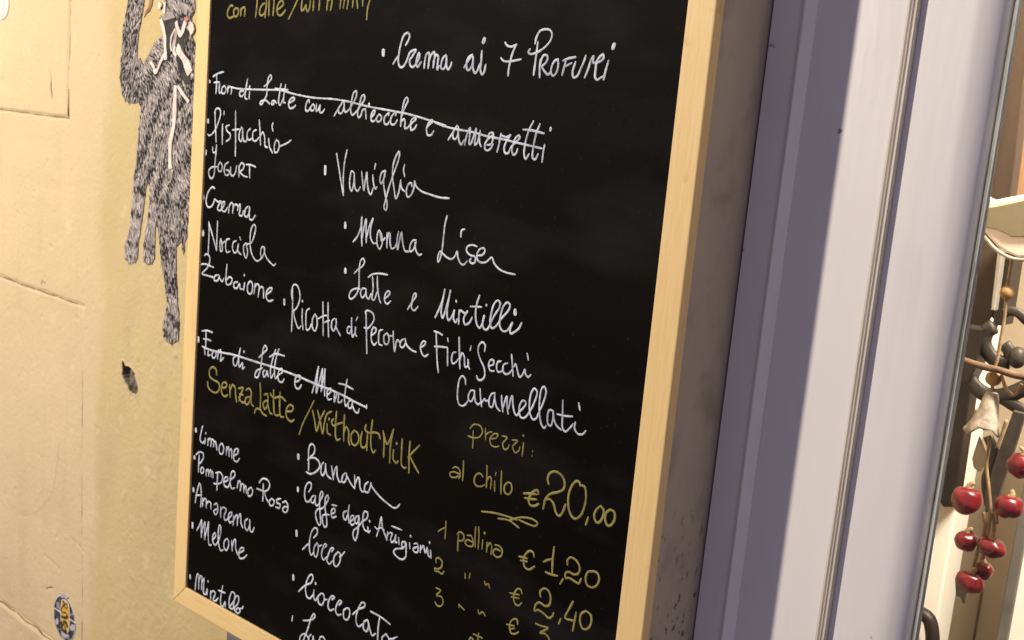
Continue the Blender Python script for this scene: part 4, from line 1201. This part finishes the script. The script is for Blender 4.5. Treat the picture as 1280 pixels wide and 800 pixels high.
# ---------------------------------------------------------------- painted wooden shop front
sf = thing('shopfront_frame', 'white painted wooden shop window frame with mouldings right of the board', 'window frame', (-0.35, 0.07, 0))
ZB, ZH = 0.0, 2.35
def board_piece(name, prof, mat, z0=ZB, z1=ZH, nz=60, wob=0.0):
    bm = extrude_profile(prof, z0, z1, True, nz, wob)
    bmesh.ops.recalc_face_normals(bm, faces=bm.faces)
    return link(name, bm, mat, sf)
YS = 0.066
board_piece('seam', [(CORNER + .0002, 0.0690), (-0.4317, 0.0690), (-0.4317, 0.12), (CORNER + .0002, 0.12)], M['gap'])
board_piece('casing', [(-0.4315, YS + .0012), (-0.4308, YS), (-0.4043, YS), (-0.4043, 0.12), (-0.4315, 0.12)], M['paint'], wob=0.00025)
board_piece('bead_moulding', [(-0.4041, YS - .0002), (-0.4039, YS - .0034), (-0.4034, YS - .0044), (-0.4024, YS - .0044), (-0.3954, YS - .0004), (-0.3951, YS + .0004), (-0.3951, 0.12), (-0.4041, 0.12)], M['lit_worn'], wob=0.0003)
board_piece('casing', [(-0.3949, YS + .0004), (-0.3280, YS + .0002), (-0.3280, 0.12), (-0.3949, 0.12)], M['paint'], wob=0.0003)
board_piece('step_moulding', [(-0.3278, YS), (-0.3262, YS - .0016), (-0.3249, YS - .0005), (-0.3238, YS - .0009), (-0.3228, YS - .0042), (-0.3218, YS - .0030), (-0.3209, YS - .0044), (-0.3196, YS - .0048), (-0.3190, YS - .0042), (-0.3190, 0.12), (-0.3278, 0.12)], M['step_paint'], wob=0.00015)
st = [(-0.3188, YS + .0006)]
for k in range(11):
    a = math.pi / 2 * k / 10 * 0.93
    st.append((-0.2850 + 0.0225 * math.sin(a), YS + .0006 + 0.0165 * (1 - math.cos(a))))
st += [(-0.2655, 0.0975), (-0.3188, 0.0975)]
o = board_piece('stile', st, M['paint'], wob=0.0003)
for p in o.data.polygons: p.use_smooth = True
mod = o.modifiers.new('edges', 'EDGE_SPLIT'); mod.split_angle = math.radians(35)
board_piece('glazing_bead', [(-0.2624, 0.0800), (-0.2610, 0.0765), (-0.2598, 0.0772), (-0.2590, 0.0738), (-0.2578, 0.0728), (-0.2566, 0.0742), (-0.2568, 0.0765), (-0.2650, 0.0925), (-0.2652, 0.0925)], M['old_edge'], nz=240, wob=0.0008)
GX = 0.62
board_piece('far_stile', [(GX, YS), (GX + .10, YS), (GX + .10, 0.12), (GX, 0.12)], M['paint'], nz=4)
link('head_rail', boxm(-0.2552, GX - .0005, YS, 0.12, 2.22, ZH), M['paint'], sf)
link('bottom_rail', boxm(-0.2552, GX - .0005, YS, 0.12, 0.0, 0.42), M['paint'], sf)
g = bpy.data.materials.new('window_glass'); g.use_nodes = True
nt = g.node_tree; nt.nodes.clear()
out = nt.nodes.new('ShaderNodeOutputMaterial'); mix = nt.nodes.new('ShaderNodeMixShader')
tr = nt.nodes.new('ShaderNodeBsdfTransparent'); tr.inputs['Color'].default_value = (0.95, 0.95, 0.93, 1)
gl = nt.nodes.new('ShaderNodeBsdfGlossy'); gl.inputs['Roughness'].default_value = 0.03
fr = nt.nodes.new('ShaderNodeFresnel'); fr.inputs['IOR'].default_value = 1.45
for a, b in ((fr.outputs[0], mix.inputs[0]), (tr.outputs[0], mix.inputs[1]), (gl.outputs[0], mix.inputs[2]), (mix.outputs[0], out.inputs['Surface'])): nt.links.new(a, b)
link('glass_pane', boxm(-0.2660, GX - .001, 0.0930, 0.0965, 0.421, 2.219), g, sf)

# the wall above and beyond the window
uw = tag(link('upper_wall', boxm(CORNER + .0005, 6, 0.0, 0.30, ZH + .002, 4), M['plaster']), 'cream plaster wall above the shop window', 'wall')
fw = tag(link('far_wall', boxm(GX + .1005, 6, 0.0, 0.30, 0, ZH), M['plaster']), 'cream plaster wall on the far side of the shop window', 'wall')

# ---------------------------------------------------------------- inside of the shop
M['shop_wall'] = material('warm_cream_paint', (0.60, 0.46, 0.31), 0.8, 0.2, (0.54, 0.41, 0.27), 3, bump=0.1)
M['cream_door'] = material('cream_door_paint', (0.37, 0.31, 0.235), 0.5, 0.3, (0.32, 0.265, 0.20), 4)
M['white_lit'] = material('clean_white_paint', (0.86, 0.83, 0.78), 0.45, 0.3)
M['dark_wood'] = material('dark_brown_wood', (0.060, 0.040, 0.028), 0.5, 0.35, (0.038, 0.025, 0.018), 18, stretch=(3, 3, 0.4), bump=0.1)
M['iron'] = material('dark_grey_iron', (0.026, 0.022, 0.020), 0.5, 0.4, (0.045, 0.039, 0.034), 60, metallic=0.2, bump=0.25, bscale=200)
M['iron_grey'] = material('worn_grey_iron', (0.065, 0.056, 0.050), 0.5, 0.35, (0.042, 0.036, 0.032), 90, metallic=0.2, bump=0.2, bscale=250)
M['black_metal'] = material('black_metal', (0.014, 0.011, 0.010), 0.45, 0.3, (0.024, 0.019, 0.016), 30)
bm = bmesh.new()
struct(link('shop_wall', boxm(CORNER - .25, 3.2, 2.3, 2.4, 0, 2.7), M['shop_wall']))
struct(link('shop_wall_side', boxm(CORNER - .35, CORNER - .251, 0.301, 2.4, 0, 2.7), M['shop_wall'])); 
struct(link('shop_wall_end', boxm(3.2, 3.3, 0.301, 2.4, 0, 2.7), M['shop_wall']))
struct(link('shop_ceiling', boxm(CORNER - .35, 3.3, 0.301, 2.4, 2.701, 2.8), M['white_lit']))
struct(link('shop_floor', boxm(CORNER - .35, 3.3, 0.301, 2.4, 0.002, 0.02), M['paving']))

# hanging ornament behind the glass: cord, beads, twig, ceramic bell, dried red fruit
M['cord'] = material('raffia_cord', (0.30, 0.215, 0.13), 0.8, 0.15, (0.20, 0.14, 0.085), 300)
M['bead'] = material('wooden_bead', (0.30, 0.185, 0.09), 0.6, 0.25, (0.22, 0.13, 0.06), 90)
M['twig'] = material('brown_twig', (0.095, 0.058, 0.040), 0.8, 0.2, (0.15, 0.10, 0.068), 120, bump=0.4, bscale=300)
M['ceramic'] = material('chalky_ceramic', (0.42, 0.375, 0.33), 0.75, 0.2, (0.24, 0.21, 0.18), 130, bump=0.5, bscale=200)
M['fruit'] = material('dark_red_fruit', (0.145, 0.0085, 0.014), 0.27, 0.5, (0.085, 0.005, 0.010), 60, bump=0.08, bscale=90, coat=0.0)
M['husk'] = material('dry_husk', (0.30, 0.22, 0.14), 0.85, 0.15, (0.26, 0.18, 0.10), 120, bump=0.3, bscale=260)
M['leaf'] = material('dry_grey_leaf', (0.38, 0.33, 0.27), 0.8, 0.2, (0.28, 0.24, 0.19), 80)
M['clip'] = material('dull_green_clip', (0.17, 0.17, 0.13), 0.5, 0.4, (0.10, 0.10, 0.08), 90)
orn = thing('hanging_ornament', 'hanging ornament of red berries, wooden beads and a white ceramic bell on a cord', 'ornament', (-0.28902, 0.24, 1.45574))
link('cord', tube(bmesh.new(), curve3([(-0.288, 0.24, 1.44944), (-0.28758, 0.24, 1.4353), (-0.28766, 0.24, 1.42036), (-0.28744, 0.24, 1.40735), (-0.28558, 0.24, 1.38799), (-0.28554, 0.24, 1.36819), (-0.28562, 0.24, 1.35288), (-0.28663, 0.24, 1.34332), (-0.28672, 0.24, 1.33592), (-0.28557, 0.24, 1.32474)]), 0.0013, 8), M['cord'], orn, True)
for c, r, sq in [((-0.28672, 0.24, 1.40681), 0.00573, 1.0), ((-0.2861, 0.24, 1.33606), 0.00648, 0.95)]:
    bm = blob(bmesh.new(), c, r, r, r * sq, 18, 0.05, c[2] * 40); link('bead', bm, M['bead'], orn, True)
link('cord', tube(bmesh.new(), curve3([(-0.288, 0.2495, 1.44944), (-0.288, 0.2495, 2.0), (-0.288, 0.2495, 2.69)], 0.2), 0.0013, 8), M['cord'], orn, True)
link('twig', tube(bmesh.new(), curve3([(-0.31098, 0.234, 1.34684), (-0.30298, 0.234, 1.34581), (-0.29185, 0.234, 1.34482), (-0.28039, 0.234, 1.34461), (-0.27082, 0.234, 1.34337), (-0.25548, 0.234, 1.34345)]), 0.0029, 8), M['twig'], orn, True)
def bell(c, rt, rb, h, lean):
    bm = bmesh.new(); rings = []; n = 26; m = 12
    for j in range(m + 1):
        u = j / m; r = rt + (rb - rt) * u ** 0.75
        ring = []
        for k in range(n):
            a = 2 * math.pi * k / n
            tip = 0.17 * h * max(0, math.cos(a * 3 + 0.6)) * u ** 3 - 0.12 * h * u ** 4
            flare = 1 + 0.16 * u ** 3 * max(0, math.cos(a * 3 + .6)) + 0.05 * noise.noise((math.cos(a) * 2, math.sin(a) * 2, u * 3))
            ring.append(bm.verts.new((c[0] + lean * u + r * flare * math.cos(a), c[1] + r * flare * math.sin(a), c[2] - h * u - tip)))
        rings.append(ring)
    for j in range(m):
        for k in range(n): bm.faces.new((rings[j][k], rings[j][(k + 1) % n], rings[j + 1][(k + 1) % n], rings[j + 1][k]))
    bm.faces.new(rings[0])
    bmesh.ops.recalc_face_normals(bm, faces=bm.faces)
    bmesh.ops.solidify(bm, geom=list(bm.faces), thickness=0.0012)
    return bm
link('ceramic_bell', bell((-0.28546, 0.24, 1.32409), 0.0045, 0.0115, 0.033, -0.001), M['ceramic'], orn, True)
link('ceramic_spike', tube(bmesh.new(), curve3([(-0.29166, 0.24, 1.30637), (-0.29364, 0.24, 1.29838), (-0.29784, 0.24, 1.29184), (-0.30112, 0.24, 1.28756)]), [0.0045 * (1 - i / 40) + .0004 for i in range(len(curve3([(-0.29166, 0.24, 1.30637), (-0.29364, 0.24, 1.29838), (-0.29784, 0.24, 1.29184), (-0.30112, 0.24, 1.28756)])))], 8, 0.5), M['ceramic'], orn, True)
bm = bmesh.new()
for P in [[(-0.28168, 0.24, 1.28842), (-0.28072, 0.24, 1.27844), (-0.28048, 0.24, 1.2648), (-0.27547, 0.24, 1.24558), (-0.27107, 0.24, 1.22617), (-0.27036, 0.24, 1.20555), (-0.27089, 0.24, 1.18437)], [(-0.26974, 0.236, 1.30552), (-0.27129, 0.236, 1.2917), (-0.27338, 0.236, 1.28102)], [(-0.2701, 0.243, 1.22586), (-0.26675, 0.243, 1.21302), (-0.26791, 0.243, 1.20009)], [(-0.27601, 0.24, 1.22465), (-0.27328, 0.24, 1.21159), (-0.27568, 0.24, 1.18979), (-0.27792, 0.24, 1.17065)], [(-0.27987, 0.238, 1.34098), (-0.27355, 0.238, 1.32906), (-0.26751, 0.238, 1.32646), (-0.26357, 0.238, 1.33662)], [(-0.26677, 0.24, 1.2275), (-0.26458, 0.24, 1.21782)]]: tube(bm, curve3(P), 0.0015, 6)
link('raffia', bm, M['cord'], orn, True)
link('dry_leaf', plate([(-0.28977, 1.28634), (-0.29133, 1.27563), (-0.29247, 1.26634), (-0.28995, 1.25873), (-0.28503, 1.25665), (-0.28141, 1.26249), (-0.28153, 1.27138), (-0.28528, 1.2786)], 0.2415, 0.2400, 0.0003), M['leaf'], orn)
for i, (c, rx, rz, tl) in enumerate([((-0.28951, 0.236, 1.2318), 0.01237, 0.01203, 0.3), ((-0.25613, 0.234, 1.23676), 0.01109, 0.01043, -0.2), ((-0.2552, 0.246, 1.2694), 0.01159, 0.01095, 0.2), ((-0.28598, 0.24, 1.19626), 0.00974, 0.00874, 0), ((-0.26408, 0.234, 1.19924), 0.01126, 0.00861, 0.25), ((-0.2712, 0.248, 1.17311), 0.00801, 0.00801, 0), ((-0.27558, 0.234, 1.1652), 0.01145, 0.00909, 0.3)]):
    bm = blob(bmesh.new(), c, rx, (rx + rz) * .5, rz, 36, 0.11, i * 1.7, tl)
    # the fruit is dimpled at its crown
    for v in bm.verts:
        d = v.co - Vector(c)
        if d.z > rz * 0.75: v.co.z -= (d.z - rz * 0.75) * 0.6 * max(0, 1 - math.hypot(d.x, d.y) / rx)
    b_ = link('berry', bm, M['fruit'], orn, True)
    bm = bmesh.new()
    pts = curve3([(c[0], c[1], c[2] + rz * .70), (c[0] + .0015 * math.sin(i), c[1], c[2] + rz * 1.02), (c[0] + .004 * math.sin(i * 2.1 + 1), c[1], c[2] + rz * 1.35)], .0015)
    tube(bm, pts, [0.0034 - 0.0022 * k / len(pts) for k in range(len(pts))], 8)
    link('husk', bm, M['husk'], b_, True)
    bm = bmesh.new()
    e = Vector(c) + Vector((0.30 * rx, -0.93 * (rx + rz) * .5, -0.20 * rz))
    tube(bm, [e + Vector((-.0020, .0006, -.0022)), e, e + Vector((.0014, .0006, .0026))], [0.0003, 0.0008, 0.0003], 6)
    link('split', bm, M['gap'], b_, True)
link('end_clip', plate([(-0.28997, 1.16215), (-0.28869, 1.16689), (-0.28381, 1.16574), (-0.27828, 1.15199), (-0.28049, 1.14905), (-0.28005, 1.14203), (-0.28281, 1.14676), (-0.28696, 1.14741)], 0.245, 0.239, 0.0006), M['clip'], orn)

bowl = thing('ceramic_crescent', 'white ceramic crescent with a dull olive band hanging behind the window glass', 'ornament', (-0.29035, 0.232, 1.48738))
M['glaze'] = material('white_glaze', (0.80, 0.72, 0.66), 0.35, 0.4, (0.74, 0.66, 0.60), 20)
M['olive'] = material('olive_glaze', (0.215, 0.19, 0.12), 0.5, 0.3, (0.175, 0.155, 0.098), 14)
M['glaze_edge'] = material('grey_glaze_edge', (0.36, 0.31, 0.26), 0.5, 0.3)
link('crescent_body', plate([(-0.32001, 1.48558), (-0.31285, 1.48053), (-0.3075, 1.47855), (-0.29689, 1.48225), (-0.28408, 1.48615), (-0.26121, 1.49166), (-0.23855, 1.50005), (-0.23852, 1.47942), (-0.243, 1.46172), (-0.2527, 1.44678), (-0.26555, 1.43868), (-0.2809, 1.43646), (-0.28993, 1.43902), (-0.29804, 1.44304), (-0.30531, 1.44917), (-0.31119, 1.45424), (-0.31626, 1.46205)], 0.247, 0.232, 0.002), M['glaze'], bowl)
link('olive_band', plate([(-0.31706, 1.47037), (-0.31103, 1.47235), (-0.30026, 1.4755), (-0.28977, 1.47921), (-0.2772, 1.48373), (-0.25734, 1.48834), (-0.24233, 1.49115), (-0.24366, 1.47515), (-0.25582, 1.46132), (-0.26889, 1.45463), (-0.2783, 1.45339), (-0.28785, 1.45213), (-0.29379, 1.45456), (-0.29968, 1.45637), (-0.30603, 1.45685), (-0.31244, 1.45734)], 0.2325, 0.2305, 0.0006), M['olive'], bowl)
link('crescent_rim', tube(bmesh.new(), curve3([(-0.31413, 0.233, 1.45451), (-0.30813, 0.233, 1.44879), (-0.30001, 0.233, 1.44146), (-0.29115, 0.233, 1.43689), (-0.2822, 0.233, 1.43497), (-0.26574, 0.233, 1.43799), (-0.2523, 0.233, 1.44619), (-0.24261, 0.233, 1.46115), (-0.23767, 0.233, 1.47952)]), 0.0016, 8), M['glaze_edge'], bowl, True)

scroll = thing('iron_scroll', 'dark wrought iron scrollwork with curled flat bands behind the ornament', 'ironwork', (-0.30848, 0.3, 1.34103))
for P, r in [([(-0.30504, 0.3, 1.38267), (-0.30083, 0.3, 1.38552), (-0.29418, 0.3, 1.38531), (-0.28534, 0.3, 1.37928)], 0.00414), ([(-0.31113, 0.3, 1.3703), (-0.31641, 0.3, 1.36505), (-0.31752, 0.3, 1.35488), (-0.312, 0.3, 1.346), (-0.30366, 0.3, 1.34061), (-0.29348, 0.3, 1.33992)], 0.00655), ([(-0.33302, 0.3, 1.34315), (-0.33067, 0.3, 1.33278), (-0.32629, 0.3, 1.32285), (-0.31867, 0.3, 1.3144), (-0.30547, 0.3, 1.30948), (-0.29187, 0.3, 1.31334), (-0.27406, 0.3, 1.32587)], 0.00689), ([(-0.29543, 0.3, 1.31038), (-0.28539, 0.3, 1.30632), (-0.26863, 0.3, 1.30045)], 0.00552), ([(-0.30123, 0.3, 1.27439), (-0.29341, 0.3, 1.25975), (-0.29639, 0.3, 1.23556), (-0.29017, 0.3, 1.21387)], 0.00448), ([(-0.30087, 0.3, 1.35675), (-0.29524, 0.3, 1.35084), (-0.29359, 0.3, 1.34061)], 0.00552)]:
    pts = curve3(P, 0.003)
    link('iron_band', tube(bmesh.new(), pts, r, 12, 0.55), M['iron'], scroll, True)
link('iron_knob', blob(bmesh.new(), (-0.28688, 0.296, 1.34801), 0.0075, 0.0075, 0.0095, 20, 0.04), M['iron'], scroll, True)
link('iron_rod', tube(bmesh.new(), curve3([(-0.3392, 0.305, 1.36179), (-0.3392, 0.305, 2.0), (-0.3392, 0.305, 2.69)], 0.2), 0.004, 10), M['iron'], scroll, True)
link('iron_blade', plate([(-0.28053, 1.30409), (-0.27066, 1.30368), (-0.27514, 1.26663), (-0.27984, 1.23385), (-0.2793, 1.21378), (-0.289, 1.2108), (-0.2921, 1.2259), (-0.28768, 1.26182)], 0.292, 0.287, 0.0008), M['iron_grey'], scroll)
link('iron_block', plate([(-0.33451, 1.36665), (-0.31803, 1.36691), (-0.31828, 1.34705), (-0.31786, 1.33148), (-0.3221, 1.31909), (-0.33154, 1.31699), (-0.33302, 1.34406)], 0.314, 0.290, 0.001), M['black_metal'], scroll)

pull = tag(link('door_pull', plate([(-0.42755, 1.2991), (-0.4137, 1.30192), (-0.41163, 1.24967), (-0.40988, 1.14156), (-0.4102, 1.12034), (-0.42078, 1.11712), (-0.42566, 1.12146), (-0.42667, 1.13085), (-0.4272, 1.23382)], 0.599, 0.575, 0.0015), M['black_metal']), 'long flat black door pull with a rounded lower end beside the white post', 'door handle')
post = tag(link('white_post', plate([(-0.48954, 0.021), (-0.41454, 0.021), (-0.41454, 1.56335), (-0.48954, 1.56335)], 0.65, 0.60, 0.002), M['white_lit']), 'brightly lit white post just inside the window edge', 'post')
pan = thing('dark_panel', 'dark brown wooden panel hanging inside the upper window edge', 'panel', (-0.38129, 0.412, 1.51205))
link('panel_board', plate([(-0.43505, 2.69), (-0.35987, 2.69), (-0.35673, 1.58844), (-0.35273, 1.51449), (-0.35166, 1.48066), (-0.35131, 1.42334), (-0.34986, 1.37693), (-0.34876, 1.34647), (-0.4009, 1.33968)], 0.43, 0.412, 0.001), M['dark_wood'], pan)
link('panel_post', plate([(-0.34246, 1.4431), (-0.33629, 1.4409), (-0.33588, 1.40684), (-0.33536, 1.37628), (-0.33557, 1.35926), (-0.34277, 1.35791), (-0.34339, 1.39415)], 0.43, 0.400, 0.001), M['black_metal'], pan)
link('metal_strip', plate([(-0.3488, 1.43936), (-0.34451, 1.43993), (-0.34274, 1.40615), (-0.3419, 1.37342), (-0.3455, 1.37279), (-0.34704, 1.40548)], 0.405, 0.390, 0.0008), material('grey_strip', (0.28, 0.26, 0.23), 0.4, 0.5, (0.20, 0.185, 0.165), 40), pan)
link('white_glint', blob(bmesh.new(), (-0.34222, 0.388, 1.3635), 0.0014, 0.0014, 0.003, 12), M['white_lit'], pan, True)  # a small glint put in as a white blob
tag(link('wooden_post', plate([(-0.38953, 1.47423), (-0.33953, 1.47423), (-0.33953, 2.69), (-0.38953, 2.69)], 0.57, 0.52, 0.002), material('orange_lit_wood', (0.34, 0.20, 0.10), 0.55, 0.3, (0.24, 0.13, 0.06), 14, stretch=(3, 3, .4))), 'wooden post past the dark panel with warm light put into its colour', 'post')  # orange glow on the wood is part of its base colour
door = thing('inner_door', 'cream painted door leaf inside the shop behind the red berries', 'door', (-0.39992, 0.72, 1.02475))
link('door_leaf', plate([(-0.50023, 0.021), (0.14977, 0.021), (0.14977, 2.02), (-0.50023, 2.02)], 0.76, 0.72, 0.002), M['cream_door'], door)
link('door_seam', plate([(-0.40629, 0.03), (-0.40349, 0.03), (-0.40349, 0.98498), (-0.40629, 0.98498)], 0.721, 0.7185), M['twig'], door)
fr2 = thing('white_door_frame', 'white inner door frame with a shadow line painted along its edge at the lower window', 'door frame', (-0.30886, 0.48, 1.11358))
link('frame_face', plate([(-0.33805, 0.021), (-0.23605, 0.021), (-0.23605, 1.28), (-0.33805, 1.28)], 0.64, 0.602, 0.002), M['white_lit'], fr2)
link('frame_shadow_line', plate([(-0.34605, 0.021), (-0.33405, 0.021), (-0.33405, 1.28), (-0.34605, 1.28)], 0.64, 0.597, 0.0015), material('shadow_line_grey', (0.15, 0.14, 0.13), 0.5, 0.3, (0.10, 0.095, 0.09), 30), fr2)  # shadow line beside the frame, put in as a dark grey strip
tag(link('curved_handle', tube(bmesh.new(), curve3([(-0.4445, 0.575, 0.96898), (-0.43447, 0.575, 0.97987), (-0.4255, 0.575, 0.98426), (-0.41633, 0.575, 0.9807), (-0.41067, 0.575, 0.96884), (-0.40711, 0.575, 0.94613), (-0.40743, 0.575, 0.91769)]), 0.0082, 14, 1.0), M['black_metal'], None, True), 'black rounded handle low behind the window edge', 'handle')
